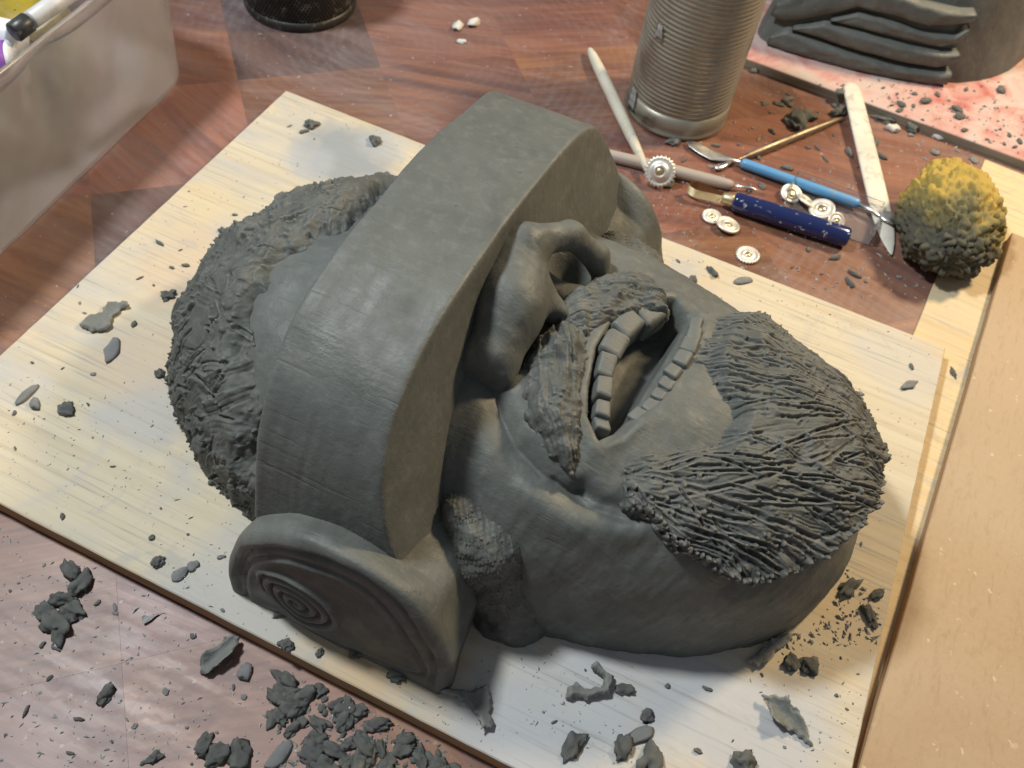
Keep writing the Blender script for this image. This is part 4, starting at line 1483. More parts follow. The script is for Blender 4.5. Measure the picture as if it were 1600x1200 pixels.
# a bag of clay fills the lower part of the bin
def bagf(X, Y, Z):
    f = ell(X, Y, Z, (0, 0, 0.018), (0.078, 0.150, 0.042))
    f = smin(f, ell(X, Y, Z, (0.02, 0.07, 0.030), (0.045, 0.06, 0.030)), 0.02)
    return f + 0.006 * fbm(X / 0.03, Y / 0.03, Z / 0.03, octaves=3, seed=91)


v_, q_ = surface_nets(bagf, (-0.09, -0.165, -0.0002), (0.09, 0.165, 0.075), 0.004)
bag = link('clay_block', mesh_np('clay_block', v_, q_), clay_mat('bagged_brown_clay', dark=(0.13, 0.115, 0.09), mid=(0.19, 0.165, 0.13), dry=(0.3, 0.27, 0.22)))
bag.location = in_bin(-0.108, 0.03, 0.004); bag.rotation_euler = (0, 0, binrz)
tag(bag, 'brownish block of clay showing dimly through the bin wall', 'clay block')
jc = at_v(35, -8, 0.05)
jar = empty('paint_jar', (jc.x, jc.y, TABLE_Z + 0.004)); tag(jar, 'cream jar of yellow paint at the far end of the bin', 'jar')
jar.rotation_euler = (0.25, 0.1, 0)
link('wall', bm_mesh('jar_wall', lathe([(0.030, 0), (0.033, 0.004), (0.033, 0.066), (0.0315, 0.068), (0.030, 0.066), (0.030, 0.003)], 48, False)), M['cream'], jar)
link('paint', bm_mesh('jar_paint', lathe([(0.0005, 0.058), (0.029, 0.058), (0.0295, 0.056)], 48, False)), M['yellow_glass'], jar)

# ------------------------------------------------------------------ tools on the table
TZ = TABLE_Z


def tool(name, label, cat, origin):
    o = empty(name, tuple(origin)); tag(o, label, cat); return o


def tpart(name, bm, mat, root):
    o = link(name, bm_mesh(name, bm), mat, root)
    o.location = -Vector(root.location)
    return o


def lerp(a, b, t):
    return Vector(a) * (1 - t) + Vector(b) * t


# pale wooden stick, pointed
a, b = at_v(921, 76, TZ + 0.0047), at_v(1017, 279, TZ + 0.007)
o = link('modelling_stick', bm_mesh('modelling_stick', rod([lerp(a, b, t_) for t_ in (0, 0.015, 0.06, 0.15, 0.3, 0.5, 0.7, 0.85, 0.95, 1)],
         [0.0012, 0.0024, 0.0036, 0.0044, 0.0047, 0.0047, 0.0042, 0.0031, 0.0018, 0.0006], 20)), M['whitewood'])
tag(o, 'pale wooden stick pointed at both ends leaning by the can', 'modelling tool')

# long ivory rib, one end on the red board
a, b = at_v(1329, 130, TZ + 0.0095), at_v(1393, 398, TZ + 0.002)
pts = [lerp(a, b, t_) for t_ in (0, 0.012, 0.035, 0.08, 0.3, 0.6, 0.80, 0.88, 0.94, 0.985, 1)]
o = link('modelling_rib', bm_mesh('modelling_rib', rod(pts, [0.0025, 0.0052, 0.0070, 0.0078, 0.0082, 0.0084, 0.0080, 0.0066, 0.0045, 0.0018, 0.0006], 24, flat=[(1, 0.35)] * 3 + [(1, 0.27)] * 6 + [(1, 0.4)] * 2)), M['ivory'])
tag(o, 'long ivory plastic blade with tapered tip next to the sponge', 'modelling tool')

# blue double-ended tool
a, b = at_v(1158, 254, TZ + 0.0045), at_v(1342, 319, TZ + 0.0066)
r = tool('palette_tool', 'light blue handled tool with steel blade and spoon end', 'modelling tool', a)
dv = (b - a).normalized()
tpart('handle', rod([lerp(a, b, t_) for t_ in (0, 0.01, 0.04, 0.5, 0.96, 0.99, 1)], [0.0028, 0.0036, 0.0039, 0.0039, 0.0039, 0.0036, 0.0028], 20), M['blue'], r)
e0, e1, e2 = at_v(1140, 249, TZ + 0.004), at_v(1115, 243, TZ + 0.003), at_v(1073, 221, TZ + 0.003)
tpart('blade', rod([lerp(a, b, 0.02), e0, lerp(e0, e1, 0.5), e1, lerp(e1, e2, 0.4), lerp(e1, e2, 0.8), e2], [0.0016, 0.0020, 0.0044, 0.0062, 0.0062, 0.0044, 0.0008], 16, flat=[(1, 1), (1, 0.8), (1, 0.3)] + [(1, 0.14)] * 4), M['steel'], r)
s0, s1, s2 = at_v(1365, 330, TZ + 0.0072), at_v(1383, 337, TZ + 0.0078), at_v(1408, 345, TZ + 0.0078)
tpart('spoon', rod([lerp(a, b, 0.99), s0, lerp(s0, s1, 0.6), s1, lerp(s1, s2, 0.5), lerp(s1, s2, 0.9), s2], [0.0015, 0.0014, 0.003, 0.0058, 0.0066, 0.0045, 0.001], 16, flat=[(1, 1), (1, 1)] + [(1, 0.22)] * 5), M['steel'], r)

# bronze double-ended tool
a, b = at_v(1140, 255, TZ + 0.0028), at_v(1321, 182, TZ + 0.0028)
r = tool('wax_tool', 'thin bronze coloured double ended tool crossing behind the blue one', 'modelling tool', a)
tpart('handle', rod([lerp(a, b, t_) for t_ in (0, 0.08, 0.14, 0.16, 0.3, 0.45, 0.47, 0.6, 0.62, 0.8, 0.9, 1)], [0.0009, 0.0012, 0.0020, 0.0029, 0.0035, 0.0036, 0.0032, 0.0032, 0.0036, 0.0028, 0.0019, 0.0005], 16), M['bronze'], r)
c_ = at_v(1117, 263, TZ + 0.0028)
tpart('spoon', rod([a, lerp(a, c_, 0.3), lerp(a, c_, 0.6), lerp(a, c_, 0.9), c_], [0.0009, 0.002, 0.0030, 0.0026, 0.0009], 14, flat=[(1, 1), (1, 0.5), (1, 0.45), (1, 0.5), (1, 0.6)]), M['steel'], r)

# grey needle tool under the stick
a, b = at_v(940, 240, TZ + 0.004), at_v(1146, 290, TZ + 0.0040)
r = tool('needle_tool', 'grey wooden handled needle tool lying under the pale stick', 'modelling tool', a)
tpart('handle', rod([lerp(a, b, t_) for t_ in (0, 0.02, 0.3, 0.60, 0.9, 0.97, 1)], [0.0034, 0.0044, 0.0047, 0.0047, 0.0042, 0.0037, 0.0025], 20), M['greywood'], r)
n1, n2 = at_v(1176, 294, TZ + 0.0035), at_v(1196, 305, TZ + 0.0010)
tpart('needle', rod([lerp(a, b, 0.99), n1, n2], [0.0009, 0.0008, 0.0003], 10), M['steel'], r)

# navy loop tool
a, b = at_v(1146, 314, TZ + 0.0076), at_v(1326, 372, TZ + 0.0076)
r = tool('loop_tool', 'navy blue lacquered handle tool with brass collar and ribbon loop', 'modelling tool', a)
tpart('handle', rod([lerp(a, b, t_) for t_ in (0, 0.008, 0.03, 0.3, 0.7, 0.97, 0.995, 1)], [0.0054, 0.0066, 0.0070, 0.0074, 0.0076, 0.0074, 0.0067, 0.0055], 28), M['navy'], r)
dv = (b - a).normalized(); sdv = dv.cross(Vector((0, 0, 1))).normalized()
tpart('collar', rod([a + dv * 0.001, a - dv * 0.0015, a - dv * 0.006, a - dv * 0.0085, a - dv * 0.009], [0.0046, 0.0048, 0.0042, 0.0036, 0.002], 24), M['brass'], r)
bm = bmesh.new()
loop = []
for k in range(25):
    u = k / 24
    an = math.pi * (0.5 + u)
    lx = 0.008 + 0.026 * (math.sin(math.pi * u) ** 0.6)
    ly = 0.0062 * math.cos(math.pi * u) * (0.35 + 0.65 * min(1, math.sin(math.pi * u) * 1.6))
    loop.append(a - dv * lx + sdv * ly + Vector((0, 0, -0.0005)))
vs2 = []
for p in loop:
    vs2.append((bm.verts.new(p + Vector((0, 0, 0.0036))), bm.verts.new(p - Vector((0, 0, 0.0036)))))
for k in range(24):
    bm.faces.new((vs2[k][0], vs2[k][1], vs2[k + 1][1], vs2[k + 1][0]))
bmesh.ops.solidify(bm, geom=bm.faces[:], thickness=0.0005)
tpart('ribbon_loop', bm, M['brass'], r)


# toothed metal discs and caps
def disc(name, px, py, z, rad, tilt, label, teeth=0, hole=0.3, dome=0.0, mat='disc_metal', rz=0.0):
    rad *= 1.22
    p = at_v(px, py, TZ + z)
    root = empty(name, p); tag(root, label, 'disc')
    root.rotation_euler = (tilt[0], tilt[1], rz)
    bm = bmesh.new()
    seg = 72
    prof = [(rad * hole, 0.0012 + dome), (rad * (hole + 0.12), 0.0017 + dome), (rad * 0.55, 0.0011 + dome * 0.6), (rad * 0.72, 0.0006), (rad * 0.86, 0.0018), (rad, 0.0010), (rad, 0.0), (rad * 0.6, -0.0003 + dome * 0.5), (rad * hole, 0.0006 + dome), (rad * hole, 0.0012 + dome)]
    rings = []
    for i, (rr, zz) in enumerate(prof):
        row = []
        for k in range(seg):
            an = 2 * math.pi * k / seg
            x = rr
            if teeth and i in (5, 6):
                x = rr * (1 + 0.13 * (1 if (k * teeth // seg * 2 + (k * teeth * 2 // seg)) % 2 else 0))
            row.append(bm.verts.new((x * math.cos(an), x * math.sin(an), zz)))
        rings.append(row)
    for s_, e_ in zip(rings[:-1], rings[1:]):
        for k in range(seg):
            bm.faces.new((s_[k], s_[(k + 1) % seg], e_[(k + 1) % seg], e_[k]))
    bmesh.ops.recalc_face_normals(bm, faces=bm.faces[:])
    link('plate', bm_mesh('plate', bm), M[mat], root)
    bm = lathe([(rad * hole * 0.95, 0.0002 + dome), (rad * hole * 0.98, 0.0009 + dome), (rad * hole * 0.4, 0.0016 + dome)], 24)
    link('centre', bm_mesh('centre', bm), M['brass'], root)
    return root


disc('metal_disc', 1031, 268, 0.011, 0.0088, (0.9, 0.2), 'toothed steel wheel with domed hub by the tip of the pale stick', 24, 0.3, 0.003)
disc('metal_disc', 1112, 339, 0.0008, 0.0060, (0.05, 0.0), 'smaller of two ringed discs beside the navy handle')
disc('metal_disc', 1137, 352, 0.0022, 0.0074, (-0.14, 0.1), 'larger ringed disc overlapping a smaller one beside the navy handle')
disc('metal_disc', 1168, 399, 0.0006, 0.0066, (0.04, -0.05), 'fluted bottle cap near the back edge of the board', 24, 0.3, 0.0)
disc('metal_disc', 1236, 303, 0.003, 0.0068, (0.25, 0.15), 'shiny disc at the left end of the clear case', 0, 0.45)
disc('metal_disc', 1258, 314, 0.0035, 0.0062, (-0.35, 0.3), 'tilted disc second from left in the clear case', 0, 0.3)
disc('metal_disc', 1284, 327, 0.0040, 0.0078, (0.2, -0.2), 'brightest large disc in the middle of the clear case', 0, 0.35)
disc('metal_disc', 1306, 346, 0.0040, 0.0055, (0.5, 0.4), 'small tilted disc just above the navy handle end', 0, 0.3)

# clear plastic case round the loose discs
ca, cb, cc = at_v(1240, 283, TZ), at_v(1374, 333, TZ), at_v(1346, 380, TZ)
ex = (cb - ca); ey = (cc - cb); w_, h_ = ex.length, ey.length
r = empty('plastic_case', ca, math.atan2(ex.y, ex.x))
tag(r, 'clear plastic case half under the navy handle with discs in it', 'case')
bm = bmesh.new()
th, ht = 0.0008, 0.0105


def slab(bm, x0, y0, z0, x1, y1, z1):
    bmesh.ops.create_cube(bm, size=1.0, matrix=Matrix.Translation(((x0 + x1) / 2, (y0 + y1) / 2, (z0 + z1) / 2)) @ Matrix.Diagonal((x1 - x0, y1 - y0, z1 - z0, 1)))


slab(bm, 0, -h_, 0.0003, w_, 0, 0.0011)
me = bm_mesh('case_floor', bm); link('floor', me, M['clear'], r, smooth=False)
for nm, bx in (('side_wall', (0, -h_, 0.0013, th, 0, ht)), ('side_wall', (w_ - th, -h_, 0.0013, w_, 0, ht)), ('side_wall', (th + 0.0001, -th, 0.0013, w_ - th - 0.0001, 0, ht))):
    bm = bmesh.new(); slab(bm, *bx)
    link(nm, bm_mesh(nm, bm), M['clear'], r, smooth=False)


# ------------------------------------------------------------------ sponge
t = NT('sponge')
v = t.coord('Object')
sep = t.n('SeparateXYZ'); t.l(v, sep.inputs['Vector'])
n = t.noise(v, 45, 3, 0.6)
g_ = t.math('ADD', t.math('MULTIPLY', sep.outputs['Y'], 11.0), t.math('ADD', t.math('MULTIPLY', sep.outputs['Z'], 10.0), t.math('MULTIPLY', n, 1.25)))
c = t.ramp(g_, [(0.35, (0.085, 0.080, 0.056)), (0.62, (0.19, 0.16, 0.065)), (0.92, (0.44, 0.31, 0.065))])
c = t.mix(t.ramp(t.noise(v, 130, 3), [(0.5, 0.0), (0.8, 0.5)]), c, (0.62, 0.48, 0.14), 'MIX') if False else c
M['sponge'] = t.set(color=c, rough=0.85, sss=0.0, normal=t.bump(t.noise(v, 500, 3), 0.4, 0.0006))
spc = Vector((0.4765, 0.474, TZ + 0.0225))


from mathutils.kdtree import KDTree
bm = bmesh.new()
bmesh.ops.create_icosphere(bm, subdivisions=6, radius=1.0)
me = bm_mesh('sponge', bm)
co = np.empty(len(me.vertices) * 3, np.float32); me.vertices.foreach_get('co', co); co = co.reshape(-1, 3)
NL = 430
fq = np.arange(NL) + 0.5
th_ = np.arccos(1 - 2 * fq / NL); ph_ = math.pi * (1 + 5 ** 0.5) * fq
lob = np.stack([np.cos(ph_) * np.sin(th_), np.sin(ph_) * np.sin(th_), np.cos(th_)], 1) + RNG.normal(0, 0.05, (NL, 3))
lob /= np.linalg.norm(lob, axis=1)[:, None]
lh = RNG.uniform(0.35, 1.35, NL)
kd = KDTree(NL)
for k in range(NL):
    kd.insert(lob[k], k)
kd.balance()
wob = co + 0.09 * np.stack([vnoise(co[:, 0] * 9, co[:, 1] * 9, co[:, 2] * 9, seed=s_) for s_ in (5, 6, 7)], 1)
hgt = np.empty(len(co)); 
for k, p in enumerate(wob):
    (c1, i1, d1), (c2, i2, d2) = kd.find_n(p, 2)
    edge = min(1.0, (d2 - d1) / 0.075)
    hgt[k] = lh[i1] * math.sqrt(max(0.0, edge)) - 0.25
shape = 1 + 0.09 * fbm(co[:, 0] * 1.4, co[:, 1] * 1.4, co[:, 2] * 1.4, octaves=2, seed=84)
P = co * shape[:, None] * np.array([0.0330, 0.050, 0.0265]) + co * (hgt * 0.0060)[:, None]
P[:, 2] = np.maximum(P[:, 2], -0.0218)
me.vertices.foreach_set('co', P.astype(np.float32).ravel()); me.update()
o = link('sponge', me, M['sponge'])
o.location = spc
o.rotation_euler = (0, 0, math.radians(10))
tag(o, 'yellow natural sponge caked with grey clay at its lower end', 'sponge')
# ------------------------------------------------------------------ clay scraps
def lump_mesh(name, seed, sub=3, flat=0.6, rough=0.52):
    bm = bmesh.new()
    bmesh.ops.create_icosphere(bm, subdivisions=sub, radius=1.0)
    me = bm_mesh(name, bm)
    n = len(me.vertices)
    co = np.empty(n * 3, np.float32); me.vertices.foreach_get('co', co); co = co.reshape(-1, 3)
    d = 1 + rough * fbm(co[:, 0] * 1.3 + seed * 7.1, co[:, 1] * 1.3, co[:, 2] * 1.3, octaves=3, seed=seed)
    d += 0.30 * np.abs(vnoise(co[:, 0] * 2.7, co[:, 1] * 2.7, co[:, 2] * 2.7, seed=seed + 3)) + 0.20 * vnoise(co[:, 0] * 6, co[:, 1] * 6, co[:, 2] * 6, seed=seed + 9) - 0.12
    co[:, 2] += 0.2 * vnoise(co[:, 0] * 1.7, co[:, 1] * 1.7, seed=seed + 20)
    co = co * d[:, None]
    co[:, 2] = np.maximum(co[:, 2] * flat, -0.35 * flat) + 0.34 * flat
    me.vertices.foreach_set('co', co.ravel()); me.update()
    return me


LUMPS = [lump_mesh('clay_lump', k, 3, random.uniform(0.5, 0.8)) for k in range(10)]
SMALL = [lump_mesh('clay_crumb', 40 + k, 2, random.uniform(0.45, 0.8), 0.42) for k in range(8)]
DRY = [lump_mesh('dry_lump', 80 + k, 2, random.uniform(0.25, 0.5), 0.4) for k in range(5)]
for me in LUMPS + SMALL:
    me.materials.append(M['clay_crumb'])
for me in DRY:
    me.materials.append(M['clay_dry'])
PXM = 0.00031                      # metres per photo pixel, about the middle of the board


def on_what(px, py):
    p = at(px, py, 0)
    if -0.001 < p[0] < BX and 0 < p[1] < BY:
        return 0.0
    q = at(px, py, RBZ)
    if q[1] > 0.6065 - (q[0] - 0.268) * 0.03 and q[0] > 0.27:
        return RBZ
    return TABLE_Z


def put(me, px, py, rpx, name, label, group=None, aspect=1.0, ang=None, rng=random, cat='clay scrap', lift=0.0):
    z = on_what(px, py)
    p = at(px, py, z)
    dist = np.linalg.norm(p - CAM)
    r = rpx * dist / FPX * 0.78
    o = link(name, me)
    o.location = (p[0], p[1], z + 0.0001 + lift)
    o.scale = (r * aspect, r / aspect, r)
    o.rotation_euler = (0, 0, rng.uniform(0, 6.28) if ang is None else ang)
    return tag(o, label, cat, group)


# scraps that stand out
BIG = [
    (105, 642, 15, 0, 1.1, 'rounded clay lump on the board left of the hair'),
    (248, 881, 11, 1, 1.1, 'dark clay nugget on the board left of the spiral pad'),
    (486, 196, 12, 2, 1.0, 'rough clay bit near the far left corner of the board'),
    (586, 223, 11, 3, 1.1, 'dark clay pellet on the board behind the goggle band'),
    (263, 462, 12, 4, 0.9, 'grey clay lump touching the top of the hair'),
    (251, 585, 10, 5, 1.0, 'small round lump against the hair edge'),
    (448, 1008, 12, 6, 1.0, 'small dark lump in front of the spiral pad on the board edge side'),
    (895, 1166, 22, 7, 1.25, 'oval clay slab near the bottom edge of the board'),
    (1011, 1120, 13, 8, 1.0, 'round clay pellet in the open middle of the front board'),
    (974, 1078, 14, 9, 1.15, 'flat clay pellet right of the crumbled pile before the cheek'),
    (970, 1166, 19, 1, 1.2, 'split clay lump beside the oval slab at the bottom edge'),
    (1012, 1192, 24, 3, 1.2, 'clay lump cut by the bottom edge of the picture'),
    (1160, 1190, 22, 5, 1.0, 'pointed clay lump at the bottom edge right of centre'),
    (1236, 1036, 16, 0, 1.1, 'left half of a double clay lump under the chin'),
    (1263, 1042, 17, 2, 1.0, 'right half of a double clay lump under the chin'),
    (1326, 920, 17, 4, 1.4, 'dark clay chunk on the warm shadow right of the beard'),
    (1357, 962, 14, 6, 1.5, 'narrow clay sliver nearest the right edge of the board'),
    (1370, 930, 12, 8, 1.5, 'thin curled bit above the narrow sliver on the right'),
    (165, 1088, 15, 9, 1.25, 'lone oval pellet on the wood below the clay cluster'),
    (242, 1184, 11, 7, 1.2, 'small oval pellet on the wood near the bottom edge'),
    (115, 893, 17, 1, 1.3, 'upper lump of the clay cluster on the wood at left'),
    (127, 915, 18, 3, 1.3, 'twisted lump right in the clay cluster on the wood at left'),
    (98, 937, 18, 5, 1.3, 'flat lump in the middle of the clay cluster on the wood'),
    (72, 957, 17, 0, 1.1, 'crumbly left lump of the clay cluster on the wood'),
    (115, 955, 19, 2, 1.2, 'smooth right lump of the clay cluster on the wood'),
    (90, 981, 24, 4, 1.1, 'largest lowest lump of the clay cluster on the wood'),
    (318, 1166, 16, 6, 1.2, 'left lump of three joined lumps at the bottom edge'),
    (340, 1180, 20, 8, 1.2, 'middle lump of three joined lumps at the bottom edge'),
    (375, 1178, 24, 9, 1.1, 'largest right lump of three joined lumps at the bottom edge'),
    (1053, 222, 14, 7, 1.2, 'clay lump pressed against the foot of the can'),
    (1240, 193, 20, 1, 1.3, 'dark clay lump behind the bronze tool'),
    (1262, 186, 14, 3, 1.2, 'small clay lump touching the bronze tool'),
    (1310, 178, 14, 5, 1.3, 'clay bit at the tip of the bronze tool'),
    (1045, 288, 12, 0, 1.2, 'clay lump under the toothed wheel'),
    (1408, 338, 12, 2, 1.0, 'clay blob stuck on the spoon of the blue tool'),
    (1380, 188, 12, 4, 1.4, 'clay lump right of the ivory blade by the red board'),
    (1425, 200, 14, 6, 1.2, 'folded clay scrap below the red board edge'),
    (1488, 586, 9, 8, 1.8, 'thin clay roll on the pine strip at right'),
    (500, 1020, 8, 9, 1.1, 'tiny clay pellet midway below the spiral pad'),
    (618, 1056, 17, 1, 1.0, 'crumbly lump in front of the lower right of the pad'),
    (560, 1018, 15, 3, 1.3, 'ragged lump stuck under the edge of the spiral pad'),
    (440, 962, 10, 5, 1.6, 'flat ragged crumb under the left of the spiral'),
    (352, 364, 9, 6, 1.7, 'long crumb on the pale patch behind the hair'),
    (384, 355, 8, 7, 1.8, 'second long crumb on the pale patch behind the hair'),
    (1112, 425, 10, 9, 1.5, 'clay bit behind the moustache near the back board edge'),
    (1083, 437, 8, 0, 1.1, 'dark pellet on the board behind the far mouth corner'),
]
for px, py, r, k, asp, lab in BIG:
    lift = 0.0115 if 'spoon' in lab else 0.0
    put(LUMPS[k], px, py, r, 'clay_lump', lab, 'clay lumps', asp, lift=lift)

# dry pale bits
PALE = [(176, 549, 18, 1.5, 'pale dry clay flake on the left of the board'), (42, 618, 16, 1.6, 'long pale flake near the left picture edge'),
        (55, 632, 11, 1.3, 'small pale flake below the long one at left'), (281, 898, 15, 1.3, 'pale broken flake left of the spiral pad'),
        (303, 884, 11, 1.1, 'small pale pellet next to the pale broken flake'), (541, 1106, 14, 1.2, 'white plaster bit among the clay crumbs on the wood'),
        (437, 1180, 22, 1.4, 'large pale plaster flake on the wood at the bottom'), (383, 1050, 15, 1.1, 'pale smear of plaster beside the curled shard'),
        (1394, 203, 13, 1.2, 'white wax pellet right of the ivory blade'), (1468, 212, 13, 1.0, 'white star shaped wax bit near the red board'),
        (714, 44, 12, 1.3, 'left white wax drop on the wood at the top'), (740, 38, 13, 1.5, 'right white wax drop on the wood at the top'),
        (722, 66, 9, 1.2, 'lowest white wax drop on the wood at the top'), (1000, 1150, 22, 1.5, 'pale flat flake above the split lump'),
        (1276, 90, 13, 1.3, 'pale bit at the foot of the folded clay piece'), (1420, 602, 12, 1.6, 'pale flake on the board right of the beard'),
        (1160, 440, 14, 1.4, 'pale bluish flake behind the beard near the board edge')]
wax = plain('white_wax', (0.74, 0.72, 0.68), 0.6, (0.62, 0.60, 0.56), 90, 0.3)
WAX = [lump_mesh('wax_bit', 120 + k, 2, 0.5, 0.5) for k in range(4)]
for me in WAX:
    me.materials.append(wax)
for i, (px, py, r, asp, lab) in enumerate(PALE):
    w = 'white' in lab
    put((WAX[i % 4] if w else DRY[i % 5]), px, py, r, 'wax_bit' if w else 'dry_flake', lab, None, asp, cat='wax bit' if w else 'clay flake')


# curled and flat shavings
def shard(name, outline, z0, thick, curl, mat, label, seed, cat='clay shaving', cup_dir=0.0):
    """a flake cut along an outline given in photo points, bent about its own length"""
    W = np.array([at(x, y, z0)[:2] for x, y in outline])
    c = W.mean(0)
    Q = W - c
    ang = math.atan2(*np.linalg.eigh(np.cov(Q.T))[1][:, 1][::-1]) + cup_dir
    R = np.array([[math.cos(ang), math.sin(ang)], [-math.sin(ang), math.cos(ang)]])
    L = Q @ R.T
    lo, hi = L.min(0), L.max(0)
    nx, ny = 44, 26
    X, Y = np.meshgrid(np.linspace(lo[0], hi[0], nx), np.linspace(lo[1], hi[1], ny), indexing='ij')
    sd = poly_sd(X, Y, [tuple(p) for p in L])
    sd = sd + 0.0009 * vnoise(X / 0.0022, Y / 0.0022, seed=seed)
    half = max(hi[1] - lo[1], 1e-4) / 2
    y0 = (lo[1] + hi[1]) / 2
    Z = curl * ((Y - y0) / half) ** 2 + curl * 0.5 * ((X - lo[0]) / (hi[0] - lo[0])) ** 2 + 0.0007 * fbm(X / 0.006, Y / 0.006, octaves=2, seed=seed) + 0.0009
    th = thick * np.clip(sd / 0.0015, 0.15, 1)
    top = np.stack([X, Y, Z + th], -1); bot = np.stack([X, Y, Z], -1)
    keep = sd > 0
    idx = np.full(X.shape, -1); faces = []; verts = []
    for lay, arr in enumerate((top, bot)):
        ids = np.full(X.shape, -1)
        k = np.argwhere(keep)
        for a_, b_ in k:
            ids[a_, b_] = len(verts); verts.append(arr[a_, b_])
        if lay == 0:
            it = ids
        else:
            ib = ids
    cell = keep[:-1, :-1] & keep[1:, :-1] & keep[1:, 1:] & keep[:-1, 1:]
    for i, j in np.argwhere(cell):
        faces.append((it[i, j], it[i + 1, j], it[i + 1, j + 1], it[i, j + 1]))
        faces.append((ib[i, j + 1], ib[i + 1, j + 1], ib[i + 1, j], ib[i, j]))
        for (di, dj, p, q) in ((0, -1, (i, j), (i + 1, j)), (1, 0, (i + 1, j), (i + 1, j + 1)), (0, 1, (i + 1, j + 1), (i, j + 1)), (-1, 0, (i, j + 1), (i, j))):
            u, v_ = i + di, j + dj
            if not (0 <= u < cell.shape[0] and 0 <= v_ < cell.shape[1] and cell[u, v_]):
                faces.append((it[q], it[p], ib[p], ib[q]))
    me = mesh_np(name, verts, faces)
    o = link(name, me, mat)
    o.location = (c[0], c[1], z0 + 0.0001)
    o.rotation_euler = (0, 0, ang)
    return tag(o, label, cat)


def sc(pts, ox, oy, k):
    return [(ox + x / k, oy + y / k) for x, y in pts]


shard('clay_shaving', sc([(300, 265), (318, 240), (350, 225), (385, 212), (405, 182), (440, 178), (480, 180), (487, 195), (455, 212), (430, 235), (420, 270), (390, 293), (330, 290)], 0, 400, 2.4), 0, 0.0022, 0.0006,
      M['clay_crumb'], 'flat fish shaped clay scrap on the left of the board', 3)
shard('clay_shaving', sc([(780, 580), (785, 545), (815, 510), (870, 470), (920, 440), (940, 455), (945, 485), (905, 530), (850, 575), (805, 598)], 0, 820, 2.5), TABLE_Z, 0.0025, 0.0055,
      M['clay_crumb'], 'large curled clay shard on the wood against the board', 5)
shard('clay_shaving', sc([(1065, 575), (1110, 572), (1160, 600), (1210, 650), (1250, 710), (1272, 765), (1240, 755), (1190, 715), (1130, 700), (1095, 660), (1085, 610)], 760, 860, 2.5), 0, 0.0022, 0.0050,
      M['clay_crumb'], 'curled leaf shaped clay shaving on the front right of the board', 7)
shard('clay_shaving', sc([(1010, 440), (1060, 400), (1110, 350), (1160, 330), (1225, 325), (1180, 360), (1130, 400), (1095, 450), (1050, 470)], 760, 860, 2.5), 0, 0.0016, 0.003,
      M['clay_crumb'], 'flat clay shaving at the foot of the chin', 9)
shard('clay_shaving', sc([(930, 330), (980, 300), (1100, 310), (1170, 290), (1195, 350), (1190, 420), (1215, 460), (1190, 500), (1140, 505), (1120, 440), (1060, 370), (1000, 345)], 380, 980, 3.077), 0, 0.0026, 0.0035,
      M['clay_crumb'], 'torn clay shaving at the lower right corner of the spiral pad', 11)
shard('clay_shaving', sc([(300, 590), (310, 540), (350, 520), (380, 545), (440, 540), (450, 510), (405, 470), (420, 435), (470, 480), (495, 500), (480, 570), (400, 590)], 760, 860, 2.5), 0, 0.0042, 0.0015,
      M['clay_crumb'], 'crumbled clay pile on the board before the cheek', 13)
shard('clay_shaving', [(225, 965), (252, 958), (238, 972), (224, 978)], TABLE_Z, 0.0010, 0.0012, M['clay_dry'], 'thin pale shaving on the wood beside the board edge', 15)

# heap of crumbs on the wood along the front edge: small ones look all alike
rr = random.Random(9)
HEAP = [(430, 1065), (470, 1060), (560, 1110), (640, 1165), (700, 1200), (690, 1200), (450, 1200), (430, 1130)]
n = 0
while n < 95:
    px, py = rr.uniform(420, 720), rr.uniform(1055, 1205)
    p = at(px, py, TABLE_Z)
    if p[1] > -0.006 or px < 425 + max(0, (1100 - py)) * 0.3 + (py > 1150) * 10 or (px - 420) * 0.75 + 1010 < py - 130:
        continue
    big = rr.random() < 0.35
    put(LUMPS[rr.randrange(10)] if big else SMALL[rr.randrange(8)], px, py, rr.uniform(12, 21) if big else rr.uniform(4, 11), 'clay_crumb',
        'dark grey clay crumb in the heap on the wood before the board', 'heap of clay crumbs at the bottom of the picture', rr.uniform(1.0, 1.5), rng=rr)
    n += 1
# loose crumbs on the board, alike too
n = 0
while n < 60:
    px, py = rr.uniform(0, 1480), rr.uniform(150, 1200)
    if on_what(px, py) != 0.0:
        continue
    p = at(px, py, 0)
    if HAIR.F(p, 0.012) < 0 or FACE.F(p, 0.012) < 0 or (0.18 < p[0] < 0.325 and 0.005 < p[1] < 0.32):
        continue
    put(SMALL[rr.randrange(8)] if rr.random() < 0.75 else DRY[rr.randrange(5)], px, py, rr.choice([2.5, 3, 3, 3.5, 4, 5, 6]), 'clay_crumb', 'small loose clay crumb scattered on the pine board', 'loose crumbs on the board', rr.uniform(1, 1.6), rng=rr)
    n += 1
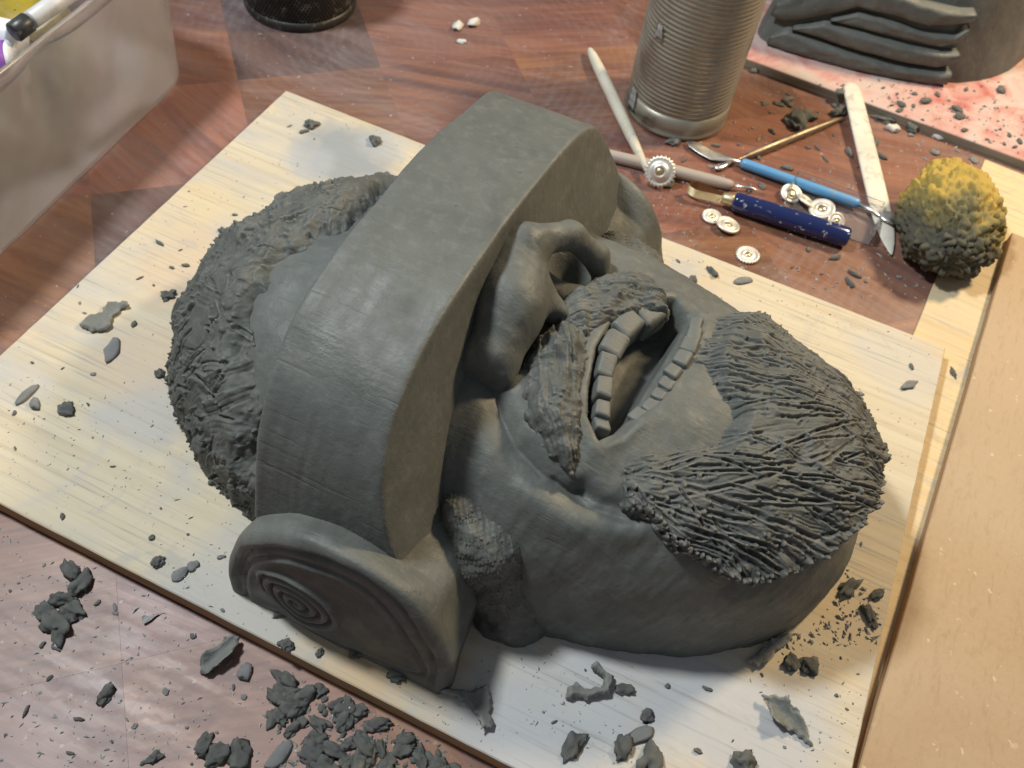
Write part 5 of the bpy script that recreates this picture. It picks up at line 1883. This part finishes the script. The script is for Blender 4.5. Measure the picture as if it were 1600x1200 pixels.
# crumbs among the tools
n = 0
while n < 80:
    px, py = rr.uniform(1020, 1560), rr.uniform(100, 460)
    if on_what(px, py) != TABLE_Z:
        continue
    p = at(px, py, TABLE_Z)
    if math.hypot(p[0] - 0.2575, p[1] - 0.5185) < 0.046 or p[1] < 0.365 or ((p[0] - 0.487) / 0.045) ** 2 + ((p[1] - 0.494) / 0.066) ** 2 < 1:
        continue
    if py > 300 and rr.random() < 0.6:
        continue
    put(SMALL[rr.randrange(8)] if rr.random() < 0.7 else DRY[rr.randrange(5)], px, py, rr.choice([3, 3.5, 4, 5, 6, 8]), 'clay_crumb', 'small clay crumb on the wood among the modelling tools', 'crumbs among the tools', rr.uniform(1, 1.7), rng=rr)
    n += 1
n = 0
while n < 22:
    px, py = rr.uniform(1250, 1595), rr.uniform(90, 230)
    if on_what(px, py) != RBZ or py < 128 or (px > 1500 and py < 140):
        continue
    put(SMALL[rr.randrange(8)], px, py, rr.choice([3, 4, 5, 7, 9]), 'clay_crumb', 'small clay crumb lying on the red painted board', 'crumbs on the red board', rr.uniform(1, 1.5), rng=rr)
    n += 1
n = 0
while n < 30:
    px, py = rr.uniform(0, 430), rr.uniform(850, 1195)
    p = at(px, py, TABLE_Z)
    if p[1] > -0.006:
        continue
    put(SMALL[rr.randrange(8)] if rr.random() < 0.4 else DRY[rr.randrange(5)], px, py, rr.choice([2.5, 3, 4, 5, 6]), 'clay_crumb', 'tiny dry crumb on the wood at the lower left', 'crumbs on the wood at the lower left', rr.uniform(1, 1.8), rng=rr)
    n += 1


def grit(name, label, n, region, ok, z, smin_, smax_, mat, seed):
    """uncountable fine clay grit as one mesh"""
    g = np.random.default_rng(seed)
    V, Fc = [], []
    base = np.array([(1, 0, 0), (-0.5, 0.8, 0), (-0.6, -0.7, 0), (0.1, 0.1, 0.9), (0.3, -0.5, 0.5)])
    k = 0
    while k < n:
        px, py = g.uniform(region[0], region[2]), g.uniform(region[1], region[3])
        p = at(px, py, z)
        if not ok(p, px, py):
            continue
        s = g.uniform(smin_, smax_) * (1 if g.random() < 0.85 else 1.8)
        a = g.uniform(0, 6.28); el = g.uniform(1, 2.2)
        b = base * g.uniform(0.6, 1.3, (5, 3)) * np.array([s * el, s / el ** 0.5, s])
        R = np.array([[math.cos(a), -math.sin(a), 0], [math.sin(a), math.cos(a), 0], [0, 0, 1]])
        i = len(V)
        V += list(b @ R.T + np.array([p[0], p[1], z + 0.00005]))
        Fc += [(i, i + 1, i + 3), (i + 1, i + 2, i + 3), (i + 2, i + 4, i + 3), (i + 4, i, i + 3), (i + 2, i, i + 4)]
        k += 1
    o = link(name, mesh_np(name, V, Fc), mat, smooth=False)
    return tag(o, label, 'clay grit', kind='stuff')


def _ok_board(p, px, py):
    return 0.002 < p[0] < BX - 0.002 and 0.002 < p[1] < BY - 0.002 and HAIR.F(p, 0.004) > 0 and FACE.F(p, 0.004) > 0 and not (0.185 < p[0] < 0.318 and 0.012 < p[1] < 0.315) and \
        vnoise(np.array([p[0] * 22]), np.array([p[1] * 22]), seed=4)[0] > -0.25


grit('clay_grit', 'fine dark clay grit sprinkled over the pine board', 900, (0, 140, 1480, 1200), _ok_board, 0.0, 0.0002, 0.00055, M['clay_crumb'], 1)
grit('clay_grit', 'fine grit at the foot of the bearded chin', 170, (1230, 760, 1420, 1010), _ok_board, 0.0, 0.0004, 0.0012, M['clay_crumb'], 2)
grit('clay_grit', 'fine pale grit on the wood among the tools', 520, (1000, 60, 1600, 470), lambda p, px, py: on_what(px, py) == TABLE_Z and p[1] > 0.365 and math.hypot(p[0] - 0.2575, p[1] - 0.5185) > 0.043 and not (p[0] > 0.482 and p[1] < 0.59), TABLE_Z, 0.0004, 0.0011, M['clay_dry'], 3)
grit('clay_grit', 'fine pale grit on the wood along the front of the board', 420, (0, 800, 760, 1200), lambda p, px, py: p[1] < -0.003, TABLE_Z, 0.0003, 0.0009, M['clay_dry'], 4)
grit('clay_grit', 'dark grit between the heaped crumbs at the bottom', 260, (420, 1060, 760, 1200), lambda p, px, py: p[1] < -0.003, TABLE_Z, 0.0004, 0.0013, M['clay_crumb'], 5)
grit('clay_grit', 'fine grit on the worn red paint', 160, (1200, 90, 1600, 240), lambda p, px, py: on_what(px, py) == RBZ and py > 125, RBZ, 0.0004, 0.0011, M['clay_crumb'], 6)
